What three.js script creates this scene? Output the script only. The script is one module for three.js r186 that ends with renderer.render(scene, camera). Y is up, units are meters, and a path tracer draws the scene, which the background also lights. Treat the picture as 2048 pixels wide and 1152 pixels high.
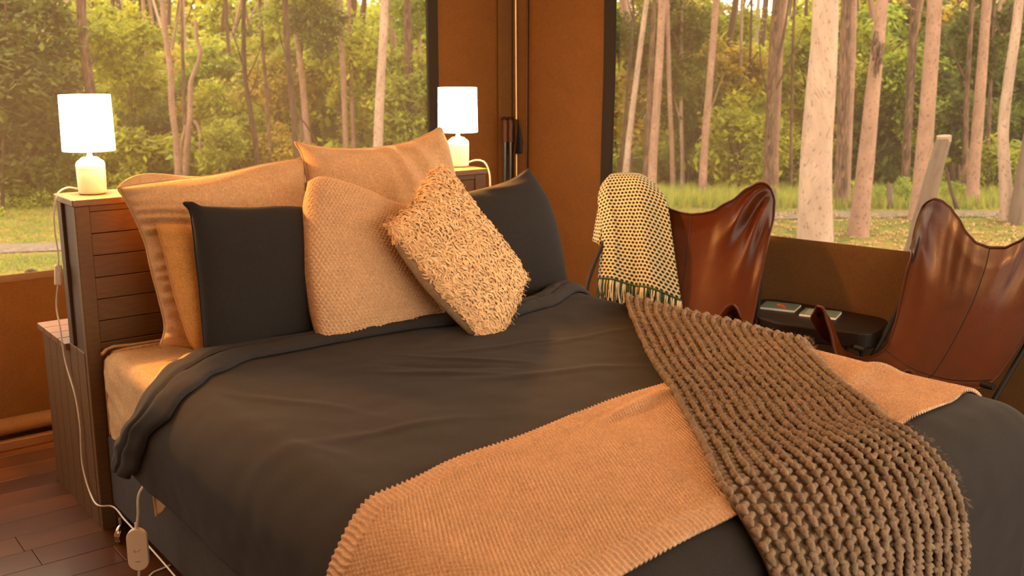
import * as THREE from 'three';
import { mergeGeometries, mergeVertices } from 'three/addons/utils/BufferGeometryUtils.js';
import { RoundedBoxGeometry } from 'three/addons/geometries/RoundedBoxGeometry.js';
import { ImprovedNoise } from 'three/addons/math/ImprovedNoise.js';

// ---------------------------------------------------------------- camera, sky, exposure
const V3 = THREE.Vector3;
const scene = new THREE.Scene();
const EYE = new V3(-0.871, 1.5, 3.307);
const FLAT = new V3(0.6117, 0, -0.7911), SIDE = new V3(0.7911, 0, 0.6117);
const PITCH = 0.21562, FOCAL = 2082;
const FORE = FLAT.clone().multiplyScalar(Math.cos(PITCH)).add(new V3(0, -Math.sin(PITCH), 0));
const LIFT = FLAT.clone().multiplyScalar(Math.sin(PITCH)).add(new V3(0, Math.cos(PITCH), 0));
const camera = new THREE.PerspectiveCamera(2 * Math.atan(576 / FOCAL) * 180 / Math.PI, 2048 / 1152, 0.05, 400);
camera.position.copy(EYE);
camera.lookAt(EYE.clone().add(FORE));
camera.focus = 2.9;
camera.userData.fStop = 5.6;
{
  const W = 256, H = 128, d = new Float32Array(W * H * 4), nz = new ImprovedNoise();
  for (let r = 0; r < H; r++) for (let c = 0; c < W; c++) {
    const el = ((r + 0.5) / H - 0.5) * Math.PI, az = ((c + 0.5) / W - 0.5) * 2 * Math.PI;
    const up = Math.max(0, Math.sin(el)), x = Math.cos(el) * Math.cos(az), z = Math.cos(el) * Math.sin(az);
    const cl = 1 + 0.12 * nz.noise(x * 2.5, up * 5, z * 2.5);
    const k = 2.3 * cl * (1 - 0.12 * up), o = (r * W + c) * 4;
    d[o] = k; d[o + 1] = k * (0.80 + 0.05 * up); d[o + 2] = k * (0.58 + 0.12 * up); d[o + 3] = 1;
  }
  const t = new THREE.DataTexture(d, W, H, THREE.RGBAFormat, THREE.FloatType);
  t.mapping = THREE.EquirectangularReflectionMapping; t.magFilter = THREE.LinearFilter; t.needsUpdate = true;
  scene.background = t; scene.environment = t;
}
const renderer = new THREE.WebGLRenderer({ antialias: true });
renderer.toneMapping = THREE.LinearToneMapping;
renderer.toneMappingExposure = 2.6;
renderer.shadowMap.enabled = true;
const LAMP_COLOR = new THREE.Color().setRGB(1, 0.37, 0.06), LAMP_POWER = 1.75;

// ---------------------------------------------------------------- helpers
const noise = new ImprovedNoise();
const N = (x, y, z = 0.37) => noise.noise(x + 31.7, y + 11.3, z + 5.1);
const rng = (s) => () => { s = (s + 0x6d2b79f5) | 0; let t = Math.imul(s ^ (s >>> 15), 1 | s); t = (t + Math.imul(t ^ (t >>> 7), 61 | t)) ^ t; return ((t ^ (t >>> 14)) >>> 0) / 4294967296; };
const lerp = THREE.MathUtils.lerp, clamp = THREE.MathUtils.clamp, sstep = (x, a, b) => THREE.MathUtils.smoothstep(x, a, b);
const look = (px, py) => FORE.clone().addScaledVector(SIDE, (px - 1024) / FOCAL).addScaledVector(LIFT, -(py - 576) / FOCAL);
const onPlane = (px, py, P, n) => { const d = look(px, py); return EYE.clone().addScaledVector(d, P.clone().sub(EYE).dot(n) / d.dot(n)); };
const atRange = (px, py, range) => { const d = look(px, py); return EYE.clone().addScaledVector(d, range / d.dot(FLAT)); };   // a point on the upright plane that far ahead
const used = {};
const numbered = (n) => { used[n] = (used[n] ?? -1) + 1; return used[n] ? `${n}_${String(used[n]).padStart(3, '0')}` : n; };
function shade(o) { o.traverse((m) => { if (m.isMesh) { m.castShadow = true; m.receiveShadow = true; } }); return o; }
function tag(o, label, category, group, kind) {
  if (label) o.userData.label = label;
  if (category) o.userData.category = category;
  if (group) o.userData.group = group;
  if (kind) o.userData.kind = kind;
  return o;
}
function thing(name, label, category, pos = [0, 0, 0], group) {
  const o = new THREE.Group(); o.name = numbered(name); o.position.set(...pos); scene.add(o);
  return tag(o, label, category, group);
}
// geometry given in world metres becomes a part of a thing (or of a part that sits at the thing's base)
function part(owner, name, geo, mat, label) {
  let p = owner; const off = new V3(); while (p && p !== scene) { off.add(p.position); p = p.parent; }
  const g = geo.clone(); g.translate(-off.x, -off.y, -off.z);
  const m = new THREE.Mesh(g, mat); m.name = name; m.castShadow = m.receiveShadow = true; owner.add(m);
  if (label) m.userData.label = label;
  return m;
}
function struct(name, geo, mat) { const m = new THREE.Mesh(geo, mat); m.name = name; m.userData.kind = 'structure'; m.castShadow = m.receiveShadow = true; scene.add(m); return m; }
const box = (x0, y0, z0, x1, y1, z1, r = 0) => {
  const w = x1 - x0, h = y1 - y0, d = z1 - z0;
  const g = r ? new RoundedBoxGeometry(w, h, d, 2, Math.min(r, w / 2.01, h / 2.01, d / 2.01)) : new THREE.BoxGeometry(w, h, d);
  boxUV(g, w, h, d);
  return g.translate((x0 + x1) / 2, (y0 + y1) / 2, (z0 + z1) / 2);
};
function boxUV(g) {                                                 // uv in metres by the face's main direction
  const p = g.attributes.position, n = g.attributes.normal, uv = new Float32Array(p.count * 2);
  for (let i = 0; i < p.count; i++) {
    const ax = Math.abs(n.getX(i)), ay = Math.abs(n.getY(i)), az = Math.abs(n.getZ(i));
    uv[i * 2] = ax > ay && ax > az ? p.getZ(i) : p.getX(i);
    uv[i * 2 + 1] = ay > ax && ay >= az ? p.getZ(i) : p.getY(i);
  }
  g.setAttribute('uv', new THREE.BufferAttribute(uv, 2));
}
const merge = (a) => { const l = a.map((g) => { const q = g.index ? g.toNonIndexed() : g; for (const k of Object.keys(q.attributes)) if (!['position', 'normal', 'uv'].includes(k)) q.deleteAttribute(k); return q; }); return mergeGeometries(l); };
function grid(nu, nv, fn, uvfn) {                                    // fn(u, v) -> Vector3
  const pos = new Float32Array((nu + 1) * (nv + 1) * 3), uv = new Float32Array((nu + 1) * (nv + 1) * 2), idx = [];
  let k = 0;
  for (let j = 0; j <= nv; j++) for (let i = 0; i <= nu; i++, k++) {
    const p = fn(i / nu, j / nv); pos[k * 3] = p.x; pos[k * 3 + 1] = p.y; pos[k * 3 + 2] = p.z;
    const t = uvfn ? uvfn(i / nu, j / nv) : [i / nu, j / nv]; uv[k * 2] = t[0]; uv[k * 2 + 1] = t[1];
  }
  for (let j = 0; j < nv; j++) for (let i = 0; i < nu; i++) { const a = j * (nu + 1) + i, b = a + 1, c = a + nu + 1, d = c + 1; idx.push(a, c, b, b, c, d); }
  const g = new THREE.BufferGeometry();
  g.setAttribute('position', new THREE.BufferAttribute(pos, 3)); g.setAttribute('uv', new THREE.BufferAttribute(uv, 2)); g.setIndex(idx);
  g.computeVertexNormals();
  return g;
}
function thicken(g, nu, nv, t) {                                     // a sheet made by grid() gets a back side and a hem
  const n = (nu + 1) * (nv + 1), P = g.attributes.position.array, M = g.attributes.normal.array, U = g.attributes.uv.array;
  const pos = new Float32Array(n * 6), uv = new Float32Array(n * 4), I = Array.from(g.index.array), idx = I.slice();
  pos.set(P); uv.set(U); uv.set(U, n * 2);
  for (let i = 0; i < n * 3; i++) pos[n * 3 + i] = P[i] - M[i] * t;
  for (let i = 0; i < I.length; i += 3) idx.push(I[i] + n, I[i + 2] + n, I[i + 1] + n);
  const rim = (a, b) => idx.push(a, b, a + n, b, b + n, a + n), w = nu + 1;
  for (let i = 0; i < nu; i++) { rim(i, i + 1); rim(nv * w + i + 1, nv * w + i); }
  for (let j = 0; j < nv; j++) { rim((j + 1) * w, j * w); rim(j * w + nu, (j + 1) * w + nu); }
  const o = new THREE.BufferGeometry();
  o.setAttribute('position', new THREE.BufferAttribute(pos, 3)); o.setAttribute('uv', new THREE.BufferAttribute(uv, 2)); o.setIndex(idx);
  o.computeVertexNormals();
  return o;
}
const sheet = (nu, nv, fn, uvfn, t) => thicken(grid(nu, nv, fn, uvfn), nu, nv, t);
const curve = (pts) => new THREE.CatmullRomCurve3(pts.map((p) => (p.isVector3 ? p : new V3(...p))), false, 'centripetal');
const tube = (pts, r, seg = 40, rad = 8) => new THREE.TubeGeometry(curve(pts), seg, r, rad, false);
function taperTube(pts, rad, seg, sides, bump = 0, seed = 0, uvScale = 1) {   // pts top to bottom, rad(t)
  const c = curve(pts), L = c.getLength();
  const fr = []; for (let i = 0; i <= seg; i++) fr.push(c.getPointAt(i / seg));
  return grid(sides, seg, (u, v) => {
    const i = Math.round(v * seg), p = fr[i], a = u * Math.PI * 2, r = rad(v) * (1 + bump * N(Math.cos(a) * 1.5 + seed, v * L * 1.2, Math.sin(a) * 1.5));
    return new V3(p.x + Math.cos(a) * r, p.y, p.z + Math.sin(a) * r);
  }, (u, v) => [u * uvScale, v * L]);
}
const polyCurve = (pts) => { const c = curve(pts); return (t) => c.getPointAt(clamp(t, 0, 1)); };
const pl = (pts) => (x) => { let i = 0; while (i < pts.length - 2 && x > pts[i + 1][0]) i++; const [a, b] = [pts[i], pts[i + 1]]; const t = clamp((x - a[0]) / (b[0] - a[0]), 0, 1); const s = t * t * (3 - 2 * t); return lerp(a[1], b[1], lerp(t, s, 0.6)); };

// ---------------------------------------------------------------- textures and materials
function dataTex(W, H, fn, srgb = false) {
  const d = new Uint8Array(W * H * 4);
  for (let y = 0; y < H; y++) for (let x = 0; x < W; x++) { const c = fn(x / W, y / H), o = (y * W + x) * 4; if (typeof c === 'number') { d[o] = d[o + 1] = d[o + 2] = clamp(c, 0, 1) * 255; } else { d[o] = clamp(c[0], 0, 1) * 255; d[o + 1] = clamp(c[1], 0, 1) * 255; d[o + 2] = clamp(c[2], 0, 1) * 255; } d[o + 3] = 255; }
  const t = new THREE.DataTexture(d, W, H, THREE.RGBAFormat, THREE.UnsignedByteType);
  t.wrapS = t.wrapT = THREE.RepeatWrapping; t.magFilter = THREE.LinearFilter; t.minFilter = THREE.LinearMipmapLinearFilter; if (srgb) t.colorSpace = THREE.SRGBColorSpace; t.needsUpdate = true;
  return t;
}
const rep = (t, x, y) => { const c = t.clone(); c.repeat.set(x, y); c.needsUpdate = true; return c; };
const tileN = (u, v, f, s) => { const a = u * Math.PI * 2, b = v * Math.PI * 2, k = f / 6.283; return noise.noise(Math.cos(a) * k + s, Math.sin(a) * k + Math.cos(b) * k * 1.7, Math.sin(b) * k + s * 0.7); };
const R0 = rng(77);
const white = new Float32Array(256 * 256).map(() => R0());
const wn = (x, y) => white[((y & 255) << 8) | (x & 255)];
const weaveT = dataTex(256, 256, (u, v) => { const x = u * 64, y = v * 64, over = (Math.floor(x) + Math.floor(y)) % 2; const fx = Math.sin((x % 1) * Math.PI), fy = Math.sin((y % 1) * Math.PI); return 0.25 + 0.5 * (over ? fx : fy) * (0.6 + 0.4 * wn(Math.floor(x) * 3, Math.floor(y) * 3)) + 0.12 * wn(u * 256, v * 256); });
const mottleT = dataTex(256, 256, (u, v) => 0.78 + 0.16 * tileN(u, v, 9, 3) + 0.12 * tileN(u, v, 26, 8) + 0.16 * (wn(u * 256, v * 256) - 0.5), true);
const slubT = dataTex(512, 512, (u, v) => 0.84 + 0.03 * tileN(u, v, 6, 1) + 0.14 * (wn(u * 512 / 9, v * 512) - 0.5) + 0.14 * (wn(u * 512 + 31, v * 512 / 9) - 0.5) + 0.1 * (wn(u * 512, v * 512) - 0.5), true);
const grainT = dataTex(512, 512, (u, v) => { const g = tileN(u, v * 0.999, 3, 2); const l = 0.5 + 0.5 * Math.sin((v * 38 + g * 2.2 + tileN(u, v, 10, 9) * 0.9) * 6.283); return 0.72 + 0.16 * l * (0.5 + 0.5 * g) + 0.14 * g + 0.13 * (wn(u * 512 / 14, v * 512) - 0.5); }, true);
const softGrainT = dataTex(512, 512, (u, v) => { const g = tileN(u, v, 3, 2); const l = 0.5 + 0.5 * Math.sin((v * 38 + g * 2.2 + tileN(u, v, 10, 9) * 0.9) * 6.283); return 0.84 + 0.05 * l + 0.07 * g + 0.07 * (wn(u * 512 / 14, v * 512) - 0.5); }, true);
const canvasT = dataTex(512, 512, (u, v) => 0.88 + 0.035 * tileN(u, v, 5, 4) + 0.02 * tileN(u, v, 17, 6) + 0.12 * (wn(u * 512 / 5, v * 512) - 0.5) + 0.1 * (wn(u * 512, v * 512 / 5) - 0.5), true);
const barkT = dataTex(512, 512, (u, v) => { const g = tileN(u, v, 7, 5), h = tileN(u, v * 0.5, 22, 2), s = wn(u * 512 / 2, v * 512 / 23); const spot = tileN(u, v, 40, 12) > 0.42 ? -0.3 : 0; return 0.87 + 0.09 * g + 0.05 * h + 0.05 * (s - 0.5) + spot * 0.6; }, true);
const stringyT = dataTex(256, 512, (u, v) => 0.62 + 0.25 * tileN(u, v * 0.4, 30, 2) + 0.3 * (wn(u * 256 / 2, v * 512 / 40) - 0.5) + 0.2 * tileN(u, v, 8, 7), true);
const leatherT = dataTex(512, 512, (u, v) => { const a = noise.noise(u * 5, v * 5, 1.5) * 0.6 + tileN(u, v, 5, 1) * 0.4, b = tileN(u, v, 14, 5); return 0.78 + 0.14 * a + 0.05 * b + 0.05 * (wn(u * 512, v * 512) - 0.5); }, true);
const pebbleT = dataTex(256, 256, (u, v) => 0.5 + 0.3 * tileN(u, v, 60, 3) + 0.3 * tileN(u, v, 110, 9));
const groundT = dataTex(512, 512, (u, v) => { const a = tileN(u, v, 6, 1), b = tileN(u, v, 25, 5), w = wn(u * 512 / 2, v * 512 / 2); const dry = clamp(0.5 + a * 1.3 + b * 0.5, 0, 1); return [lerp(0.42, 0.66, dry) + 0.22 * (w - 0.5), lerp(0.46, 0.52, dry) + 0.2 * (w - 0.5), lerp(0.16, 0.28, dry) + 0.12 * (w - 0.5)]; }, true);
const dotT = (() => {                                                // woven cream cloth with a lattice of dark green dots, 4 x 4 cells
  const W = 256;
  return dataTex(W, W, (u, v) => {
    const row = Math.floor(v * 4), x = (u * 4 + (row % 2) * 0.5) % 1, y = (v * 4) % 1, dx = (x - 0.5), dy = (y - 0.5), r = Math.hypot(dx * 1.0, dy * 1.05);
    const k = sstep(r, 0.30, 0.39), w = wn(u * W, v * W) - 0.5;
    return [lerp(0.07, 0.90, k) + 0.09 * w, lerp(0.13, 0.86, k) + 0.09 * w, lerp(0.08, 0.70, k) + 0.09 * w];
  }, true);
})();
const dotBumpT = dataTex(256, 256, (u, v) => { const row = Math.floor(v * 4), x = (u * 4 + (row % 2) * 0.5) % 1, y = (v * 4) % 1; return sstep(Math.hypot(x - 0.5, y - 0.5), 0.15, 0.5); });
const lin = (r, g, b) => new THREE.Color().setRGB(r, g, b);
const std = (o) => new THREE.MeshPhysicalMaterial({ roughness: 0.9, ...o });
const fabric = (c, o = {}) => std({ color: c, map: rep(slubT, 3, 3), bumpMap: rep(weaveT, 12, 12), bumpScale: 0.0006, roughness: 0.95, side: THREE.DoubleSide, ...o });
const M = {
  canvas: std({ color: lin(0.135, 0.057, 0.0065), map: rep(canvasT, 1.6, 1.6), bumpMap: rep(weaveT, 8, 8), bumpScale: 0.0005, side: THREE.DoubleSide }),
  canvasDark: std({ color: lin(0.095, 0.046, 0.011), map: rep(canvasT, 1.6, 1.6), bumpMap: rep(weaveT, 8, 8), bumpScale: 0.0005, side: THREE.DoubleSide }),
  roof: std({ color: lin(0.42, 0.23, 0.10), map: rep(canvasT, 1.6, 1.6), side: THREE.DoubleSide }),
  fly: std({ color: lin(0.64, 0.44, 0.265), transmission: 0.25, thickness: 0, roughness: 1, specularIntensity: 0.2, side: THREE.DoubleSide }),
  webbing: std({ color: lin(0.008, 0.005, 0.004), bumpMap: rep(weaveT, 10, 10), bumpScale: 0.0006 }),
  screen: std({ color: lin(0.95, 0.93, 0.9), transmission: 0.965, thickness: 0, roughness: 0.0, specularIntensity: 0, side: THREE.DoubleSide }),
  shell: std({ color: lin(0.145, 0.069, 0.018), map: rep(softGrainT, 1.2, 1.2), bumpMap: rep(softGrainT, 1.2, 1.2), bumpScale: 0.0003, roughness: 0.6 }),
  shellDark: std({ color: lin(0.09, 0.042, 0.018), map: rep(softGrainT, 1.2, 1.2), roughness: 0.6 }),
  topWood: std({ color: lin(0.22, 0.11, 0.05), map: rep(softGrainT, 2.4, 1.4), roughness: 0.5 }),
  floorA: [0, 1, 2, 3].map((k) => std({ color: [lin(0.165, 0.048, 0.008), lin(0.13, 0.036, 0.006), lin(0.19, 0.058, 0.010), lin(0.15, 0.045, 0.008)][k], map: rep(grainT, 0.9, 1.6 + k * 0.2), roughness: 0.36, specularIntensity: 0.7, clearcoat: 0.14, clearcoatRoughness: 0.16 })),
  ceramic: std({ color: lin(0.83, 0.80, 0.72), roughness: 0.45 }),
  cord: std({ color: lin(0.78, 0.74, 0.66), roughness: 0.5 }),
  plastic: std({ color: lin(0.72, 0.62, 0.48), roughness: 0.45 }),
  plasticMark: std({ color: lin(0.16, 0.13, 0.10), roughness: 0.6 }),
  glow: std({ color: lin(0.85, 0.8, 0.7), roughness: 0.9, emissive: lin(1, 0.84, 0.52), emissiveIntensity: 2.6, side: THREE.DoubleSide }),
  bulb: std({ color: lin(1, 0.9, 0.7), emissive: lin(1, 0.75, 0.4), emissiveIntensity: 3 }),
  metal: std({ color: lin(0.6, 0.56, 0.5), metalness: 1, roughness: 0.3 }),
  chrome: std({ color: lin(0.8, 0.78, 0.75), metalness: 1, roughness: 0.12 }),
  black: std({ color: lin(0.010, 0.009, 0.009), roughness: 0.55, specularIntensity: 0.4 }),
  cream: fabric(lin(0.72, 0.46, 0.25)),
  topSheet: fabric(lin(0.80, 0.55, 0.29)),
  ochre: fabric(lin(0.72, 0.37, 0.11)),
  sheetTan: fabric(lin(0.76, 0.53, 0.29)),
  charcoal: fabric(lin(0.0205, 0.0168, 0.0165), { sheen: 0.12, sheenColor: lin(0.5, 0.48, 0.48), sheenRoughness: 0.6 }),
  charcoalPillow: fabric(lin(0.0175, 0.0158, 0.017), { sheen: 0.1, sheenColor: lin(0.5, 0.48, 0.5), sheenRoughness: 0.6 }),
  charcoalLining: fabric(lin(0.030, 0.030, 0.036)),
  baseGrey: fabric(lin(0.075, 0.07, 0.075)),
  knit: fabric(lin(0.77, 0.50, 0.29), { bumpScale: 0.0004 }),
  knitBlanket: fabric(lin(0.75, 0.485, 0.30), { bumpScale: 0.0003 }),
  fluffBase: fabric(lin(0.68, 0.52, 0.34)),
  fluff: std({ color: lin(0.76, 0.52, 0.29), roughness: 1, side: THREE.DoubleSide }),
  yarn: std({ color: lin(0.48, 0.345, 0.235), map: rep(mottleT, 2, 2), bumpMap: rep(weaveT, 0.4, 0.4), bumpScale: 0.002, roughness: 1 }),
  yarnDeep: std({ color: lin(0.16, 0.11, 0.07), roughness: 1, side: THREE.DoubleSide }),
  dotted: std({ color: lin(0.56, 0.585, 0.60), map: dotT, bumpMap: dotBumpT, bumpScale: 0.003, roughness: 1, side: THREE.DoubleSide }),
  fringeCream: std({ color: lin(0.72, 0.62, 0.42), roughness: 1 }),
  fringeGreen: std({ color: lin(0.03, 0.07, 0.035), roughness: 1 }),
  leather: std({ color: lin(0.112, 0.0215, 0.0016), map: rep(leatherT, 1, 1), bumpMap: rep(pebbleT, 5, 5), bumpScale: 0.0004, roughness: 0.30, specularIntensity: 0.45, clearcoat: 0.06, clearcoatRoughness: 0.15, side: THREE.DoubleSide }),
  leatherSeam: std({ color: lin(0.026, 0.006, 0.002), roughness: 0.4 }),
  tableWood: std({ color: lin(0.018, 0.007, 0.004), map: rep(grainT, 2, 2), roughness: 0.5, specularIntensity: 0.5 }),
  paper: std({ color: lin(0.8, 0.76, 0.7), roughness: 0.6 }),
  handleBrown: std({ color: lin(0.045, 0.014, 0.006), roughness: 0.6 }),
  poleMetal: std({ color: lin(0.06, 0.075, 0.10), metalness: 0.7, roughness: 0.25 }),
};

// ---------------------------------------------------------------- the tent
const CORNER = new V3(2.575, 0, -1.15), ALONG = new V3(0.2061, 0, 0.9785), INTO = new V3(-0.9785, 0, 0.2061);
const onRight = (s, y, off = 0) => CORNER.clone().addScaledVector(ALONG, s).addScaledVector(INTO, off).setY(y);
const TOP = 2.7;
// floor: a base with boards laid on it, running across the bed
const floor = struct('floor', box(-2.6, -0.16, -1.25, 4.6, -0.018, 5.3), M.floorA[1]);
{
  const r = rng(5), far = [];
  let row = 0;
  for (let z = -1.15; z < 5.2; z += 0.128, row++) {
    let x = -2.5 - r() * 0.7;
    while (x < 3.9) {
      const L = 0.6 + r() * 0.9, x0 = Math.max(x, -2.5), x1 = Math.min(x + L, 3.9), k = Math.floor(r() * 4);
      if (x1 - x0 > 0.03) {
        const g = box(x0 + 0.0006, -0.018, z + 0.0006, x1 - 0.0006, r() * 0.0006, z + 0.1274, 0.0015);
        { const uv = g.attributes.uv, a = r() * 5, b = r() * 5; for (let i = 0; i < uv.count; i++) uv.setXY(i, uv.getX(i) + a, uv.getY(i) + b); }
        if (x0 < 0.15 && x1 > -1.6 && z < 0.75) part(floor, 'plank', g, M.floorA[k]); else far.push(g);
      }
      x += L;
    }
  }
  const f = part(floor, 'planks', merge(far), M.floorA[0]); f.userData.kind = 'stuff';
}
// canvas that hangs a little loose: a thick sheet between two heights
function canvasPanel(P, n, s0, s1, y0, y1, t, sag, seed, nu = 60, nv = 30) {
  return sheet(nu, nv, (u, v) => {
    const s = lerp(s0, s1, u), y = lerp(y1, y0, v), e = Math.sin(Math.PI * u) * Math.sin(Math.PI * Math.min(1, v * 0.9 + 0.1));
    return P(s, y).addScaledVector(n, sag(u, v) + 0.010 * e * N(s * 2.2 + seed, y * 3) + 0.004 * N(s * 9 + seed, y * 2.2));
  }, (u, v) => [lerp(s0, s1, u), lerp(y0, y1, 1 - v)], t);
}
const backP = (s, y) => new V3(s, y, -1.15), ZP = new V3(0, 0, 1);
{
  const wb = struct('wall_back', canvasPanel(backP, ZP, -2.5, 2.05, 0.02, 0.655, 0.012, (u, v) => 0.10 * Math.sin(Math.PI * v * 0.95) ** 1.5 * (0.6 + 0.4 * Math.sin(u * 9)) - 0.02, 3), M.canvas);
  part(wb, 'canvas_panel', canvasPanel(backP, ZP, 2.095, 2.585, 0.0, TOP, 0.012, () => 0, 9, 30, 60), M.canvas);
  part(wb, 'canvas_panel', canvasPanel(backP, ZP, -2.6, 2.6, 2.15, TOP, 0.012, () => 0, 12), M.canvas);
  struct('trim_1', merge([box(2.035, 0.60, -1.152, 2.097, TOP, -1.128, 0.006)]), M.webbing);
  // the loose skirt at the foot of the canvas and the ledge in front of it
  struct('trim_2', sheet(80, 16, (u, v) => { const a = v * Math.PI * 1.15 - 0.4, x = lerp(-2.5, 2.3, u); return new V3(x, 0.078 + 0.030 * Math.sin(a) + 0.006 * N(x * 2, 4), -1.02 + 0.055 * Math.cos(a) + 0.012 * N(x * 1.4, 1)); }, (u, v) => [u * 4.8, v * 0.2], 0.004), M.canvas);
  struct('baseboard_back', box(-2.5, 0, -1.15, 2.5, 0.038, -0.955, 0.004), M.topWood);
  struct('window_1', box(-2.5, 0.63, -1.166, 2.06, 2.2, -1.164), M.screen);
}
{
  const th = Math.atan2(-ALONG.z, ALONG.x), rb = (s0, y0, o0, s1, y1, o1, r) => box(s0, y0, -o1, s1, y1, -o0, r).applyMatrix4(new THREE.Matrix4().makeRotationY(th).setPosition(CORNER));
  // local x runs along the wall, local -z into the room
  const chk = rb(0, 0, 0.0, 0.1, 0.1, 0.1); chk.computeBoundingBox();
  const inner = chk.boundingBox.min.x < CORNER.x - 0.01 ? 1 : -1;
  const wr = struct('wall_right', canvasPanel((s, y) => onRight(s, y), INTO, 0.62, 6.5, 0.0, 0.725, 0.012, (u, v) => 0.014 * Math.sin(Math.PI * v), 21, 90, 24), M.canvas);
  part(wr, 'canvas_panel', canvasPanel((s, y) => onRight(s, y), INTO, -0.01, 0.615, 0.0, TOP, 0.012, () => 0, 25, 30, 60), M.canvas);
  part(wr, 'canvas_panel', canvasPanel((s, y) => onRight(s, y), INTO, 0.6, 6.5, 2.15, TOP, 0.012, () => 0, 27), M.canvas);
  const strip = sheet(6, 30, (u, v) => onRight(lerp(0.603, 0.675, u) + 0.012 * N(v * 3, 2), lerp(2.4, 0.70, v), 0.014 + 0.01 * Math.sin(u * 3.1)), null, 0.008);
  struct('trim_3', strip, M.webbing);
  struct('window_2', rb(0.6, 0.70, -0.018 * inner - 0.001, 6.5, 2.2, -0.018 * inner + 0.001), M.screen);
  // corner post under its canvas sleeve
  const bis = new V3(-0.50, 0, 0.86);
  const post = struct('trim_4', sheet(14, 40, (u, v) => { const a = lerp(-0.2, 1, u); const p = a < 0.42 ? new V3(lerp(2.47, 2.6, (a + 0.2) / 0.62), 0, -1.13) : onRight(lerp(0.0, 0.12, (a - 0.42) / 0.58), 0, 0.022); return p.setY(lerp(TOP, 0, v)).addScaledVector(bis, 0.012 * Math.sin(Math.PI * u)); }, (u, v) => [u * 0.25, v * TOP], 0.006), M.canvasDark);
  part(post, 'seam', tube([onRight(0.125, TOP, 0.024), onRight(0.123, 1.3, 0.024), onRight(0.12, 0, 0.024)], 0.004, 20, 6), M.leatherSeam);
}
// the parts of the tent behind and beside the camera: side walls with a big open doorway, and the roof
{
  const w = 0.03;
  const wl = struct('wall_left', box(-2.6, 0, -1.2, -2.6 + w, TOP, 5.3), M.roof);
  const wf = struct('wall_front', box(-2.6, 0, 5.2, -0.7, TOP, 5.2 + w), M.roof);
  part(wf, 'canvas_panel', box(3.85, 0, 5.2, 4.2, TOP, 5.2 + w), M.roof);
  part(wf, 'canvas_panel', box(-0.7, 2.45, 5.2, 3.85, TOP, 5.2 + w), M.roof);
  struct('ceiling', grid(40, 40, (u, v) => new V3(lerp(-2.75, 4.75, u), TOP + 0.004 + 0.05 * Math.sin(Math.PI * u) * Math.sin(Math.PI * v) + 0.01 * N(u * 6, v * 6) * Math.sin(Math.PI * u) * Math.sin(Math.PI * v), lerp(5.4, -1.35, v)), (u, v) => [u * 7.5, v * 6.7]), M.fly);
}

// ---------------------------------------------------------------- headboard with its cabinet behind
{
  const hb = thing('headboard', 'tall timber headboard unit with grooved boards and a flat shelf top carrying both lamps', 'headboard', [0.777, 0, -0.1]);
  const W = 1.554, H = 1.084;
  part(hb, 'top_board', box(-0.006, H - 0.022, -0.205, W + 0.006, H, 0.006, 0.004), M.topWood);
  part(hb, 'stile', box(0.0, 0, -0.03, 0.045, H - 0.022, 0.0, 0.003), M.shell);
  part(hb, 'stile', box(W - 0.05, 0, -0.03, W, H - 0.022, 0.0, 0.003), M.shell);
  part(hb, 'rail', box(0.045, H - 0.04, -0.03, W - 0.05, H - 0.022, -0.001, 0.002), M.shell);
  const r = rng(12);
  for (let k = 0, y = H - 0.04; y > 0.02; k++, y -= 0.0695) {
    const y0 = Math.max(0.01, y - 0.0695), g = box(0.045, y0 + 0.0010, -0.022, W - 0.05, y - 0.0010, -0.004, 0.0022);
    const uv = g.attributes.uv, a = r() * 4; for (let i = 0; i < uv.count; i++) uv.setXY(i, uv.getX(i) + a, uv.getY(i) + a * 1.7);
    part(hb, 'board', g, M.shell);
  }
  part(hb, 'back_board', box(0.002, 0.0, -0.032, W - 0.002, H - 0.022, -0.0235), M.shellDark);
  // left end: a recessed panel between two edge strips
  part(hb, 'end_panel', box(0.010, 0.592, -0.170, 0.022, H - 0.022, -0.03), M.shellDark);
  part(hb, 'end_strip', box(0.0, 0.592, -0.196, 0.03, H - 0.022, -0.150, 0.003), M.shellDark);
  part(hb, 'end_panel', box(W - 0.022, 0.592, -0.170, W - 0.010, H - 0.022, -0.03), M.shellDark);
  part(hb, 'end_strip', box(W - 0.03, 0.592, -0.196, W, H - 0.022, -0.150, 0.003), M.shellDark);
  part(hb, 'rear_panel', box(0.03, 0.592, -0.196, W - 0.03, H - 0.022, -0.184), M.shell);

  const cab = thing('bedside_cabinet', 'low timber cabinet behind the headboard with a slatted top and upright side boards', 'cabinet', [0.777, 0, -0.3]);
  for (let k = 0; k < 4; k++) part(cab, 'top_plank', box(-0.012, 0.566, -0.565 + k * 0.0905, W + 0.012, 0.588, -0.478 + k * 0.0905, 0.003), M.topWood);
  const cuts = [-0.55, -0.463, -0.376, -0.290, -0.204, -0.118, -0.034], tops = [0.565, 0.565, 0.565, 0.565, 0.592, 0.592];
  for (let k = 0; k < 6; k++) { part(cab, 'side_board', box(0.0, 0.0, cuts[k] + 0.0012, 0.016, tops[k], cuts[k + 1] - 0.0012, 0.002), M.shell); }
  for (let k = 0; k < 6; k++) part(cab, 'side_board', box(W - 0.016, 0.0, cuts[k] + 0.0012, W, tops[k], cuts[k + 1] - 0.0012, 0.002), M.shell);
  part(cab, 'rear_panel', box(0.017, 0, -0.55, W - 0.017, 0.565, -0.535), M.shell);
}

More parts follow.
